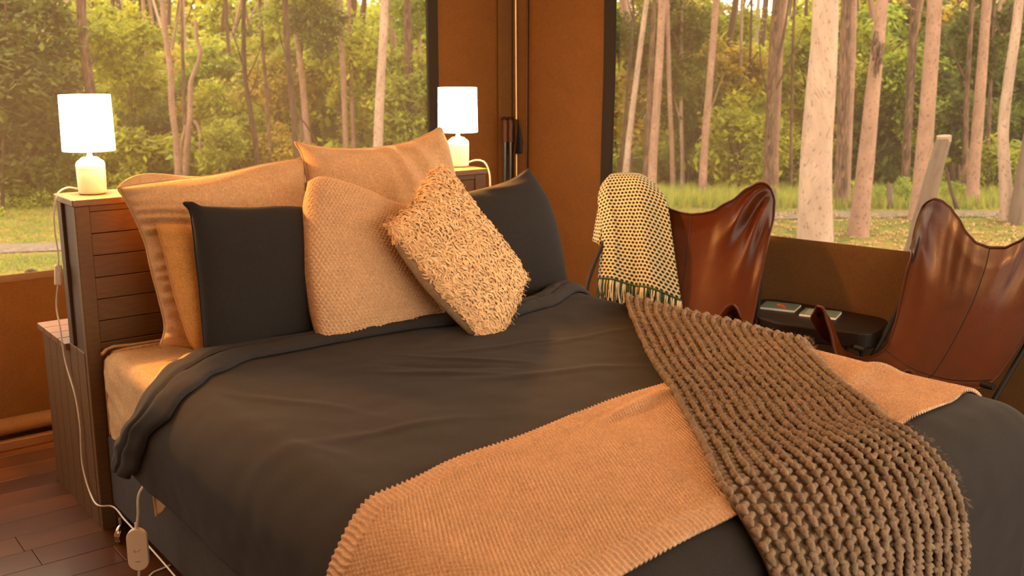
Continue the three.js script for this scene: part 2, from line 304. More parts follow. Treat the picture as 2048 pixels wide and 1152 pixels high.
// ---------------------------------------------------------------- the two lamps
function makeLamp(label, x, z, lightName) {
  const y = 1.0845;
  const L = thing('table_lamp', label, 'lamp', [x, y, z], null);
  const lathe = (pts, seg = 40) => new THREE.LatheGeometry(pts.map((p) => new THREE.Vector2(...p)), seg).translate(x, y, z);
  part(L, 'base', lathe([[0.0005, 0.004], [0.036, 0.004], [0.0385, 0.001], [0.0415, 0.003], [0.0425, 0.009], [0.0435, 0.045], [0.044, 0.074], [0.0432, 0.0765], [0.0432, 0.078], [0.044, 0.080], [0.0438, 0.093], [0.041, 0.101], [0.034, 0.107], [0.030, 0.109], [0.027, 0.113], [0.022, 0.1155], [0.010, 0.117], [0.0005, 0.117]]), M.ceramic);
  part(L, 'neck', lathe([[0.0095, 0.116], [0.0095, 0.121], [0.0075, 0.124], [0.0075, 0.136], [0.011, 0.139], [0.011, 0.152], [0.0005, 0.152]], 24), M.ceramic);
  const bulb = part(L, 'bulb', lathe([[0.0005, 0.262], [0.012, 0.26], [0.022, 0.25], [0.027, 0.235], [0.025, 0.217], [0.016, 0.195], [0.0125, 0.18], [0.0125, 0.152]], 20), M.bulb);
  const sh = part(L, 'lamp_shade', lathe([[0.0785, 0.136], [0.0795, 0.137], [0.0770, 0.309], [0.0762, 0.310], [0.0755, 0.309], [0.0780, 0.137], [0.0785, 0.136]], 56), M.glow);
  const ring = [];
  for (let k = 0; k < 3; k++) { const a = k * 2.094 + 0.4; ring.push(tube([[x + 0.011 * Math.cos(a), y + 0.15, z + 0.011 * Math.sin(a)], [x + 0.045 * Math.cos(a), y + 0.152, z + 0.045 * Math.sin(a)], [x + 0.0775 * Math.cos(a), y + 0.139, z + 0.0775 * Math.sin(a)]], 0.0012, 8, 6)); }
  part(L, 'shade_carrier', merge(ring), M.metal);
  const p = new THREE.PointLight(LAMP_COLOR, LAMP_POWER); p.name = lightName; p.position.set(0, 0.228, 0); p.castShadow = true; p.shadow.radius = 2.2; p.shadow.mapSize.set(1024, 1024); p.shadow.camera.near = 0.05;
  L.add(p);
  return L;
}
const lampA = makeLamp('glowing white table lamp on the left end of the headboard, cord hanging free', 0.094, -0.125, 'lamp_light');
const lampB = makeLamp('glowing white table lamp on the right end of the headboard beside the canvas corner', 1.511, -0.125, 'lamp_light');
{
  // left lamp's cord: over the headboard's end, down past its switch, along the cabinet foot to the bed base
  const c = [[0.055, 1.100, -0.145], [0.02, 1.108, -0.13], [-0.012, 1.094, -0.12], [-0.026, 1.04, -0.13], [-0.027, 0.97, -0.14], [-0.021, 0.90, -0.15], [-0.022, 0.862, -0.155]];
  const onX = (px, py, X) => onPlane(px, py, new V3(X, 0, 0), new V3(1, 0, 0));
  part(lampA, 'cord', tube(c, 0.0027, 60), M.cord);
  part(lampA, 'cord', tube([[-0.026, 0.795, -0.17], onX(113, 615, -0.022), onX(121, 660, -0.02), onX(130, 720, -0.013), onX(150, 790, -0.010), onX(160, 850, -0.010), onX(165, 930, -0.010), onX(180, 985, -0.010), onX(200, 1012, -0.012), onX(222, 1012, 0.02), onX(250, 1040, 0.022), onX(300, 1095, 0.022), onX(352, 1155, 0.022), onX(400, 1215, 0.022)], 0.0027, 140), M.cord);
  const sw = new RoundedBoxGeometry(0.022, 0.068, 0.014, 3, 0.005).rotateZ(-0.06).rotateX(0.12).translate(-0.024, 0.828, -0.163);
  const s = part(lampA, 'switch', sw, M.plastic);
  part(s, 'rocker', new RoundedBoxGeometry(0.010, 0.02, 0.018, 2, 0.003).rotateZ(-0.06).rotateX(0.12).translate(-0.024, 0.83, -0.163), M.cord);
  part(lampB, 'cord', tube([[1.552, 1.100, -0.11], [1.575, 1.108, -0.09], [1.600, 1.10, -0.07], [1.613, 1.06, -0.055], [1.614, 1.0, -0.05], [1.612, 0.9, -0.05], [1.61, 0.7, -0.06], [1.60, 0.1, -0.06]], 0.0034, 70), M.cord);
}

// ---------------------------------------------------------------- bed
const BX0 = 0.04, BX1 = 1.57, BZ0 = 0.012, BZ1 = 2.06;
{
  const bed = thing('bed', 'queen bed with a fabric covered grey base on small chrome castors', 'bed', [0.78, 0, 1.03]);
  part(bed, 'bed_base', box(BX0 - 0.008, 0.082, BZ0, BX1 + 0.008, 0.335, BZ1, 0.02), M.baseGrey);
  for (const [x, z] of [[0.022, 0.125], [1.45, 0.2], [0.1, 1.85], [1.45, 1.85]]) {
    const g = part(bed, 'castor', merge([new THREE.CylinderGeometry(0.006, 0.006, 0.03, 12).translate(x, 0.069, z), new THREE.TorusGeometry(0.019, 0.008, 10, 24, Math.PI).rotateY(0.6).translate(x, 0.036, z)]), M.chrome);
    part(g, 'wheel', new THREE.CylinderGeometry(0.0245, 0.0245, 0.02, 24).rotateX(Math.PI / 2).rotateY(0.6).translate(x, 0.0255, z), M.chrome);
  }
  // mattress in its fitted sheet: rounded block, cloth puckered along the side
  const mt = thing('mattress', 'thick mattress in a tan fitted sheet, its head corner bare beside the headboard', 'mattress', [0.78, 0.335, 1.03]);
  const rr = 0.045;
  const prof = (k, x0, x1, y0, y1) => { // k 0..1 over the top from left foot of the side to right foot
    const a = y1 - y0 - rr, L = [a, rr * Math.PI / 2, (x1 - x0) - 2 * rr, rr * Math.PI / 2, a], T = L.reduce((p, q) => p + q); let s = k * T;
    if (s < L[0]) return [x0, y0 + s]; s -= L[0];
    if (s < L[1]) { const t = s / rr; return [x0 + rr - rr * Math.cos(t), y1 - rr + rr * Math.sin(t)]; } s -= L[1];
    if (s < L[2]) return [x0 + rr + s, y1]; s -= L[2];
    if (s < L[3]) { const t = s / rr; return [x1 - rr + rr * Math.sin(t), y1 - rr + rr * Math.cos(t)]; } s -= L[3];
    return [x1, y1 - rr - s];
  };
  const body = grid(220, 120, (u, v) => {
    const [x, y] = prof(u, BX0 - 0.006, BX1 + 0.006, 0.337, 0.612), z = lerp(BZ0, BZ1, v);
    const side = y < 0.6 ? 1 : 0, pull = sstep(0.5 - z, 0, 0.5);
    const w = (0.02 * N(z * 9 + y * 15, y * 7 - z * 5) + 0.005 * N(z * 22 + y * 34, y * 5)) * pull + 0.003 * N(z * 5, x * 5 + y * 9), rnd = Math.pow(Math.max(0, 1 - (z - BZ0) / 0.05), 2) * 0.022;
    return new V3(x + (x < 0.7 ? -1 : 1) * side * w + (x < 0.7 ? 1 : -1) * rnd * (side ? 1 : 0), y + (1 - side) * w * 1.6 - rnd * (side ? 0 : 1), z);
  }, (u, v) => [u * 2, v * 2]);
  const end = (z, f) => { const s = new THREE.Shape(); for (let i = 0; i <= 60; i++) { const [x, y] = prof(i / 60, BX0 + 0.01, BX1 - 0.01, 0.337, 0.595); i ? s.lineTo(x, y) : s.moveTo(x, y); } return new THREE.ExtrudeGeometry(s, { depth: 0.01, bevelEnabled: true, bevelSize: 0.01, bevelThickness: 0.004, bevelSegments: 2 }).translate(0, 0, z); };
  part(mt, 'fitted_sheet', merge([body, end(BZ0 + 0.004, 0), end(BZ1 - 0.014, 1)]), M.sheetTan);
  part(mt, 'piping', tube([[BX0 - 0.008, 0.60, BZ0 + 0.03], [BX0 + 0.02, 0.613, BZ0 + 0.012], [BX0 + 0.1, 0.610, BZ0 + 0.008], [0.8, 0.608, BZ0 + 0.008], [BX1 - 0.02, 0.612, BZ0 + 0.012]], 0.005, 60), M.sheetTan);
}
// how cloth lies on the bed: a across, b towards the foot, lift above the duvet's top
const XL = 0.085, XR = 1.575, ZF = 2.075, RAD = 0.145, YT = 0.668;
function lie(a, b, lift = 0, puff = 1) {
  const ex = a < XL ? a - XL : a > XR ? a - XR : 0, ez = b > ZF ? b - ZF : 0, d = Math.hypot(ex, ez);
  const q = Math.PI / 2 * RAD, ab = clamp(a, XL, XR), bb = Math.min(b, ZF);
  const hump = puff * (0.010 * Math.sin(Math.PI * clamp((ab - XL) / (XR - XL), 0, 1)) + 0.011 * N(ab * 2.3, bb * 2.1) + 0.005 * N(ab * 5.5, bb * 5) + 0.0045 * ridge(ab, bb));
  let out = 0, drop = 0, th = 0;
  if (d > 0) { if (d < q) { th = d / RAD; out = RAD * Math.sin(th); drop = RAD * (1 - Math.cos(th)); } else { th = Math.PI / 2; const m = d - q; out = RAD - m * 0.05 + 0.012 * N((ex ? b : a) * 4 + 3, m * 3) * sstep(m, 0, 0.1) ; drop = RAD + m; } }
  const nx = d ? ex / d : 0, nz = d ? ez / d : 0, s = Math.sin(th), c = Math.cos(th), fade = 1 - 0.7 * s;
  out += lift * s; drop -= lift * c;
  return new V3(ab + nx * out, YT - drop + hump * fade, bb + nz * out);
}
function ridge(a, b) {                                               // soft creases in the duvet, running slantwise
  const s = (cx, cz, ang, len, w) => { const dx = a - cx, dz = b - cz, p = dx * Math.cos(ang) + dz * Math.sin(ang), q = -dx * Math.sin(ang) + dz * Math.cos(ang) + 0.03 * Math.sin(p * 9); return Math.exp(-((q / w) ** 2)) * Math.exp(-((p / len) ** 2)); };
  return 1.5 * s(0.62, 1.05, 0.9, 0.14, 0.014) + 1.2 * s(0.75, 1.0, 1.0, 0.16, 0.012) - 0.9 * s(0.68, 1.03, 0.9, 0.16, 0.012) + 1.3 * s(0.95, 0.95, 0.35, 0.2, 0.016) + s(0.2, 1.0, 1.2, 0.2, 0.018) + 1.2 * s(0.9, 1.25, 0.5, 0.22, 0.02) + 1.1 * s(1.2, 1.0, 0.2, 0.2, 0.016) + s(0.3, 1.35, 0.4, 0.2, 0.02) + 1.0 * s(0.05, 1.25, 1.3, 0.22, 0.02);
}
const headLine = pl([[-0.3, 0.39], [-0.225, 0.435], [-0.15, 0.55], [-0.08, 0.63], [0.0, 0.61], [0.1, 0.52], [0.2, 0.43], [0.5, 0.51], [0.9, 0.60], [1.15, 0.62], [1.4, 0.50], [1.65, 0.36], [1.9, 0.36]]);
const foldLine = pl([[-0.3, 0.52], [-0.22, 0.645], [-0.125, 0.725], [-0.04, 0.81], [0.05, 0.77], [0.15, 0.68], [0.28, 0.61], [0.7, 0.64], [1.1, 0.70], [1.35, 0.64], [1.62, 0.50], [1.9, 0.50]]);
{
  const dv = thing('duvet', 'charcoal linen duvet covering the bed, its head edge turned back below the cushions', 'duvet', [0.78, 0.5, 1.2]);
  const a0 = -0.288, a1 = 1.9, b1 = 2.62;
  part(dv, 'cover', sheet(240, 240, (u, v) => {
    const a = lerp(a0, a1, u), b = lerp(headLine(a) + 0.03, b1, v), hem = 0.010 * sstep(XL - a, 0.2, 0.37) * N(b * 3, 9), p = lie(a, b, 0.004 * N(a * 14, b * 14) * 0.5);
    p.y += hem; return p;
  }, (u, v) => [u * 2.2, v * 2.2], 0.016), M.charcoal);
  // the turned back head edge: a soft flat roll with a seam
  const band = part(dv, 'turned_edge', sheet(200, 26, (u, v) => {
    const a = lerp(a0 - 0.012, a1, u), h = headLine(a), f = foldLine(a), k = Math.sin(Math.PI * clamp(v, 0, 1));
    const b = lerp(h - 0.012, f, v) + 0.006 * N(a * 7, v * 2);
    const puff = 0.006 + 0.026 * Math.pow(Math.max(0, k), 0.55) + 0.006 * N(a * 11, v * 5 + 3) * k + 0.004 * N(a * 26, v * 3) * k - 0.006 * Math.exp(-(((v - 0.55) / 0.05) ** 2));
    return lie(a, b, puff);
  }, (u, v) => [u * 2.2, v * 0.2], 0.006), M.charcoalLining);
  part(band, 'seam', tube(Array.from({ length: 60 }, (_, i) => { const a = lerp(a0, a1, i / 59); return lie(a, lerp(headLine(a) - 0.012, foldLine(a), 0.55), 0.0245); }), 0.0018, 160, 5), M.charcoalPillow);
  // pale top sheet showing at the duvet's head corner
  const ts = thing('top_sheet', 'strip of pale orange sheet peeping out along the duvet corner near the headboard', 'sheet', [0.1, 0.6, 0.4]);
  part(ts, 'cloth', sheet(90, 12, (u, v) => { const a = lerp(-0.16, 0.60, u), b = lerp(headLine(a) - 0.055 - 0.02 * Math.sin(u * 5), headLine(a) + 0.06, v), p = lie(a, b, -0.016 + 0.004 * N(a * 9, v * 2)); return p; }, (u, v) => [u * 0.8, v * 0.1], 0.004), M.topSheet);
}

// ---------------------------------------------------------------- knitted blanket across the foot
{
  const A0 = -0.30, A1 = 1.88;
  const head = pl([[-0.4, 1.74], [-0.05, 1.70], [0.08, 1.655], [0.35, 1.60], [0.9, 1.52], [1.2, 1.50], [1.62, 1.43], [2.0, 1.40]]);
  const foot = pl([[-0.4, 2.20], [0.0, 2.17], [0.16, 2.155], [0.5, 2.135], [1.1, 2.075], [1.45, 2.045], [1.62, 2.01], [2.0, 2.0]]);
  const NU = 880, NV = 250, pu = 0.0098, pv = 0.0088;
  const bl = thing('knitted_blanket', 'cream waffle-knit blanket laid in a broad band across the foot of the bed', 'blanket', [0.78, 0.66, 1.8]);
  part(bl, 'knit', sheet(NU, NV, (u, v) => {
    const a = lerp(A0, A1, u), h = head(a), f = foot(a), b = lerp(h, f, v), y = (b - h), row = Math.floor(y / pv);
    const border = Math.min(y, f - b) < 0.055;
    let k;
    if (border) k = 0.55 + 0.45 * Math.cos((a / 0.0125) * 2 * Math.PI + 0.6 * Math.sin(b * 160));
    else { const fx = a / pu + (row % 2) * 0.5, fy = (y / pv) % 1; k = 0.5 + 0.5 * Math.cos(fx * 2 * Math.PI) * Math.sin(fy * Math.PI) - 0.25 * (Math.abs(fy - 0.5) * 2) ** 4; }
    const scal = (v === 0 || v === 1) ? 0.0016 * Math.sin(a / 0.013 * 2 * Math.PI) : 0;
    const fold = 0.016 * foldBump(a, b) ;
    return lie(a, b + scal, 0.010 + 0.0058 * k + fold + 0.003 * N(a * 7, b * 7));
  }, (u, v) => [u * 2.2, v * 0.55], 0.006), M.knitBlanket);
}
function foldBump(a, b) {                                            // two soft folds by the far edge, one under the throw's left edge
  const s = (cx, cz, ang, len, w) => { const dx = a - cx, dz = b - cz, p = dx * Math.cos(ang) + dz * Math.sin(ang), q = -dx * Math.sin(ang) + dz * Math.cos(ang); return Math.exp(-((q / w) ** 2)) * Math.exp(-((p / len) ** 2)); };
  return 0.9 * s(1.42, 1.80, -0.25, 0.16, 0.03) + 0.7 * s(1.35, 1.72, -0.35, 0.12, 0.022) + 0.8 * s(0.83, 1.60, -0.2, 0.14, 0.018) + 0.5 * s(1.6, 1.75, 0.2, 0.15, 0.03);
}

// ---------------------------------------------------------------- chunky knitted throw, laid slantwise over blanket and duvet
{
  const Lft = polyCurve([[1.98, 0, 0.66], [1.70, 0, 0.665], [1.52, 0, 0.84], [1.34, 0, 1.06], [1.138, 0, 1.318], [0.937, 0, 1.606], [0.70, 0, 1.92], [0.55, 0, 2.13], [0.545, 0, 2.25], [0.60, 0, 2.45], [0.60, 0, 2.60]]);
  const Rgt = polyCurve([[1.98, 0, 1.42], [1.74, 0, 1.46], [1.61, 0, 1.50], [1.46, 0, 1.67], [1.325, 0, 1.845], [1.23, 0, 1.985], [1.165, 0, 2.08], [1.175, 0, 2.25], [1.21, 0, 2.38], [1.23, 0, 2.60]]);
  const rowPoint = (s, w) => { const l = Lft(s), r = Rgt(s); return [lerp(l.x, r.x, w), lerp(l.z, r.z, w)]; };
  const base = (s, w, lift) => { const [a, b] = rowPoint(s, w); return lie(a, b, lift); };
  const th = thing('chunky_throw', 'thick brown chunky-knit wool throw lying slantwise across the blanket and hanging over the foot', 'throw', [1.1, 0.68, 1.7]);
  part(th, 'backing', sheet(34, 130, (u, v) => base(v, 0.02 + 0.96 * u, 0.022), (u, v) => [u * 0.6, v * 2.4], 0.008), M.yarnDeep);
  const loop = (() => {                                             // one puffy stitch, a twisted bean
    const g = new THREE.SphereGeometry(1, 14, 10), p = g.attributes.position;
    for (let i = 0; i < p.count; i++) { let x = p.getX(i), y = p.getY(i), z = p.getZ(i); const k = 1 + 0.13 * N(x * 2.2, y * 2.2, z * 2.2) + 0.06 * Math.sin(x * 9 + z * 5); x *= 1.0 * k; y *= 0.62 * k; z *= 0.58 * k; y -= 0.22 * x * x; p.setXYZ(i, x, y, z + 0.18 * Math.sin(x * 2)); }
    g.computeVertexNormals(); return g;
  })();
  const rows = 18, steps = 122, list = [], r = rng(41), m = new THREE.Matrix4(), q = new THREE.Matrix4();
  const frame = (s, w, lift) => {
    const e = 0.004, p = base(s, w, lift), t = base(Math.min(1, s + e), w, lift).sub(base(Math.max(0, s - e), w, lift)), c = base(s, Math.min(1, w + e), lift).sub(base(s, Math.max(0, w - e), lift));
    const wid = c.length() / (Math.min(1, w + e) - Math.max(0, w - e)); t.normalize(); const n = new V3().crossVectors(c, t).normalize(); if (n.y < -0.2) n.negate(); const x = new V3().crossVectors(n, t).normalize();
    return { p, t, n, x, wid };
  };
  for (let j = 0; j < rows; j++) for (let i = 0; i < steps; i++) for (let k = 0; k < 2; k++) {
    const s = (i + 0.5 * k + 0.16 * (r() - 0.5)) / steps, w = clamp((j + (k ? 0.72 : 0.28) + 0.06 * (r() - 0.5)) / rows, 0.006, 0.994);
    const f = frame(Math.min(0.999, s), w, k ? 0.030 : 0.037), sp = f.wid / rows;
    const yaw = (k ? -0.62 : 0.62) + 0.4 * (r() - 0.5), ct = Math.cos(yaw), st = Math.sin(yaw);
    const X = f.t.clone().multiplyScalar(ct).addScaledVector(f.x, st), Y = f.n.clone(), Z = new V3().crossVectors(X, Y);
    f.p.addScaledVector(f.n, 0.006 * (r() - 0.5)); const a = 0.0102 + 0.0035 * r(), bh = 0.0115 + 0.003 * r(), cw = clamp(sp * 0.36, 0.009, 0.015);
    m.makeBasis(X.multiplyScalar(a), Y.multiplyScalar(bh), Z.multiplyScalar(cw)).setPosition(f.p);
    list.push(m.clone());
  }
  const inst = new THREE.InstancedMesh(loop, M.yarn, list.length); inst.name = 'knit_stitches'; inst.userData.kind = 'stuff';
  const off = new THREE.Matrix4().makeTranslation(-1.1, -0.68, -1.7), col = new THREE.Color();
  list.forEach((mm, i) => { inst.setMatrixAt(i, mm.premultiply(off)); const k = 0.82 + 0.36 * r(); inst.setColorAt(i, col.setRGB(k, k * (0.97 + 0.06 * r()), k * 0.98)); });
  inst.castShadow = inst.receiveShadow = true; th.add(inst);
  // stray wool fibres
  const fib = new THREE.BufferGeometry(); fib.setAttribute('position', new THREE.Float32BufferAttribute([-0.03, 0, 0, 0.03, 0, 0, 0.02, 0.5, 0.1, -0.03, 0, 0, 0.02, 0.5, 0.1, 0.0, 1, 0.3], 3)); fib.computeVertexNormals();
  const fl = [], ev = new THREE.Euler(), qq = new THREE.Quaternion();
  for (let i = 0; i < 5200; i++) { const edge = r() < 0.3, f = frame(r() * 0.995, edge ? (r() < 0.5 ? 0.004 : 0.996) : r(), 0.040); const L = 0.006 + 0.010 * r(); qq.setFromUnitVectors(new V3(0, 1, 0), f.n.clone().addScaledVector(f.x, 1.6 * (r() - 0.5)).addScaledVector(f.t, 1.6 * (r() - 0.5)).normalize()); fl.push(new THREE.Matrix4().compose(f.p.sub(th.position), qq, new V3(L * 0.8, L, L))); }
  const fi = new THREE.InstancedMesh(fib, std({ color: lin(0.40, 0.30, 0.20), roughness: 1, side: THREE.DoubleSide }), fl.length); fi.name = 'wool_fibres'; fi.userData.kind = 'stuff'; fl.forEach((mm, i) => fi.setMatrixAt(i, mm)); fi.castShadow = fi.receiveShadow = true; th.add(fi);
}

// ---------------------------------------------------------------- pillows and cushions
// A pillow is traced on its own leaning plane (seam outline in four sides) and filled to its own thickness.
function leanPlane(zb, yb, zt, yt, yaw = 0) {
  const P = new V3(0.8, yb, zb), U = new V3(Math.cos(yaw), 0, Math.sin(yaw)), v = new V3(0, yt - yb, zt - zb).normalize(), n = new V3().crossVectors(U, v).normalize();
  return { P, n };
}
function coons(pln, sides) {
  const on = (l) => polyCurve(l.map(([x, y]) => onPlane(x, y, pln.P, pln.n)));
  const [t, r, b, l] = sides.map(on), c00 = t(0), c10 = t(1), c01 = b(0), c11 = b(1);
  return (u, v) => {
    const p = t(u).multiplyScalar(1 - v).addScaledVector(b(u), v).addScaledVector(l(v), 1 - u).addScaledVector(r(v), u);
    return p.addScaledVector(c00, -(1 - u) * (1 - v)).addScaledVector(c10, -u * (1 - v)).addScaledVector(c01, -(1 - u) * v).addScaledVector(c11, -u * v);
  };
}
const plump = (u, v, k = 0.42) => Math.pow(Math.max(0, (1 - (2 * u - 1) ** 2) * (1 - (2 * v - 1) ** 2)), k);
function pillow(name, label, category, group, pln, sides, o) {
  const S = coons(pln, sides), mid = S(0.5, 0.95), t = thing(name, label, category, [mid.x, mid.y, mid.z], group);
  const nu = o.nu ?? 90, nv = o.nv ?? 90, ease = (x) => 0.5 - 0.5 * Math.cos(Math.PI * x) * (0.55 + 0.45 * Math.abs(Math.cos(Math.PI * x)) ** 0.5);
  const fn = (sg, T) => (u, v) => { const a = o.even ? u : ease(u), b = o.even ? v : ease(v); const p = S(a, b), k = plump(a, b, o.k); p.addScaledVector(pln.n, sg * (T * k + (o.wr ? o.wr(a, b, sg) * Math.min(1, k * 2.5) : 0))); if (sg < 0 && o.crest) p.y += o.crest(a, b) * Math.min(1, k * 2.2); return p; };
  const W = S(0, 0.5).distanceTo(S(1, 0.5)), H = S(0.5, 0).distanceTo(S(0.5, 1)), uv = (u, v) => [u * W, v * H];
  const fr = grid(nu, nv, fn(1, o.front), uv), bk = grid(Math.min(nu, 60), Math.min(nv, 60), fn(-1, o.back), uv);
  bk.index.array.reverse(); bk.computeVertexNormals();
  if (o.backMat) { part(t, 'cover', fr, o.mat); part(t, 'back_panel', bk, o.backMat); } else part(t, 'cover', merge([fr, bk]), o.mat);
  if (o.seam) { const pts = []; for (let i = 0; i < 80; i++) { const s = i / 20, e = s % 1; pts.push(s < 1 ? S(e, 0) : s < 2 ? S(1, e) : s < 3 ? S(1 - e, 1) : S(0, 1 - e)); } part(t, 'seam', new THREE.TubeGeometry(new THREE.CatmullRomCurve3(pts, true), 260, o.seam, 6, true), o.mat); }
  return { t, S, fn };
}
const gather = (u, v, n, amp, len) => amp * Math.exp(-u / (len * (1 + 0.8 * N(v * 9, 7)))) * (0.8 + 0.9 * N(v * 6, 2)) * (Math.sin(v * n * 6.283 + 5 * N(v * 5, u * 2) - u * 9) + 0.9 * N(v * 26 - u * 5, u * 4));
const PA = leanPlane(0.27, 0.63, 0.13, 1.13);
pillow('pillow', 'large cream linen pillow under the left lamp, gathered along its edge seam', 'pillow', null, PA,
  [[[236, 376], [275, 370], [345, 362], [440, 349], [530, 329], [607, 317]], [[607, 317], [609, 420], [625, 560], [650, 668]], [[322, 692], [345, 690], [420, 700], [540, 690], [650, 668]], [[236, 376], [250, 398], [268, 432], [290, 484], [303, 540], [320, 605], [330, 655], [322, 692]]],
  { front: 0.105, back: 0.09, crest: (u, v) => 0.10 * Math.exp(-((u / 0.34) ** 2)) * Math.exp(-((v / 0.10) ** 2)), mat: M.cream, seam: 0.004, nu: 150, nv: 150, wr: (u, v) => gather(u, v, 13, 0.018, 0.12) + 0.007 * N(u * 3, v * 4) + 0.004 * Math.sin(v * 30 + u * 12) * Math.exp(-v / 0.12) });
const PB = leanPlane(0.29, 0.63, 0.12, 1.2);
pillow('pillow', 'tallest cream linen pillow, its right tip just below the right lamp', 'pillow', null, PB,
  [[[590, 284], [615, 291], [680, 298], [750, 296], [820, 284], [857, 268], [880, 256]], [[880, 256], [893, 285], [901, 330], [912, 380], [935, 520], [950, 640]], [[640, 660], [720, 668], [850, 660], [950, 640]], [[590, 284], [602, 305], [612, 340], [615, 450], [625, 560], [640, 660]]],
  { front: 0.11, back: 0.09, mat: M.cream, seam: 0.004, nu: 150, nv: 150, wr: (u, v) => { const q = u * 1.0 - v * 0.30; return 0.010 * (Math.sin(q * 36 + 2 * N(u * 2, v * 2)) * Math.exp(-v / 0.30) * sstep(u, 0.35, 0.65)) + 0.006 * Math.sin((u * 0.5 - v) * 24 + 2) * Math.exp(-u / 0.16) * Math.exp(-v / 0.35) + 0.006 * N(u * 3, v * 3); } });
const PC = leanPlane(0.41, 0.65, 0.27, 1.0);
pillow('pillow', 'ochre pillow seen edge-on, squeezed between the left cream pillow and the dark one', 'pillow', null, PC,
  [[[314, 450], [345, 449], [400, 453], [480, 455], [600, 450]], [[600, 450], [612, 560], [620, 690]], [[412, 716], [430, 712], [520, 705], [620, 690]], [[314, 450], [322, 480], [328, 500], [338, 545], [352, 600], [368, 650], [384, 690], [412, 716]]],
  { front: 0.055, back: 0.055, mat: M.ochre, seam: 0.003, wr: (u, v) => gather(u, v, 7, 0.004, 0.10) + 0.005 * N(u * 3, v * 4) });
const PD = leanPlane(0.475, 0.665, 0.35, 1.06);
pillow('cushion', 'dark charcoal pillow standing upright at the left, its upper corner drawn to a point', 'cushion', null, PD,
  [[[366, 406], [380, 403], [395, 411], [430, 414], [500, 416], [570, 413], [640, 418], [700, 420]], [[700, 420], [708, 520], [705, 610], [690, 690]], [[414, 719], [440, 716], [520, 701], [600, 690], [690, 690]], [[366, 406], [378, 420], [384, 450], [391, 510], [398, 570], [404, 640], [408, 690], [414, 719]]],
  { front: 0.075, back: 0.07, mat: M.charcoalPillow, seam: 0.0022, k: 0.36, wr: (u, v) => 0.005 * Math.sin(u * 16 + v * 5) * Math.exp(-v / 0.10) + 0.004 * N(u * 4, v * 4) });
const PF = leanPlane(0.375, 0.665, 0.19, 1.09, 0.06);
pillow('cushion', 'dark charcoal pillow at the right, its upper corner pointing up against the canvas', 'cushion', null, PF,
  [[[806, 408], [830, 406], [880, 398], [935, 385], [990, 371], [1025, 358], [1056, 337]], [[1056, 337], [1072, 362], [1092, 400], [1109, 448], [1121, 500], [1130, 545], [1136, 569]], [[850, 655], [930, 640], [1000, 606], [1070, 588], [1136, 569]], [[806, 408], [822, 480], [835, 570], [850, 655]]],
  { front: 0.085, back: 0.07, mat: M.charcoalPillow, seam: 0.0022, k: 0.40, wr: (u, v) => 0.006 * Math.sin((v * 1.0 - u * 0.22) * 44 + 1.5 * N(u * 3, v)) * Math.exp(-v / 0.10) * sstep(u, 0.45, 0.7) + 0.004 * N(u * 4, v * 4) });
const PE = leanPlane(0.59, 0.665, 0.385, 1.09, 0.02);
{
  const cu = 34, cv = 50;
  pillow('cushion', 'square cream cushion with a seed-stitch knitted front, leaning in front of the dark left pillow', 'cushion', null, PE,
    [[[616, 362], [636, 355], [680, 366], [730, 384], [775, 402], [818, 411]], [[818, 411], [838, 460], [855, 520], [875, 590], [897, 656]], [[636, 684], [652, 694], [690, 696], [750, 683], [830, 670], [897, 656]], [[616, 362], [608, 400], [605, 460], [608, 530], [617, 600], [627, 650], [636, 684]]],
    { front: 0.075, back: 0.07, k: 0.34, mat: M.knit, backMat: M.fluffBase, even: true, nu: cu * 7, nv: cv * 6,
      wr: (u, v, sg) => { if (sg < 0) return 0; const row = Math.floor(v * cv), fx = u * cu + (row % 2) * 0.5, fy = (v * cv) % 1; return 0.0036 * (0.5 + 0.5 * Math.cos(fx * 6.283)) * Math.pow(Math.sin(fy * Math.PI), 0.6) + 0.007 * N(u * 2.2, v * 2.2) + 0.006 * Math.sin(u * 5 + v * 2); } });
}
const PG = leanPlane(0.80, 0.665, 0.515, 1.11, -0.12);
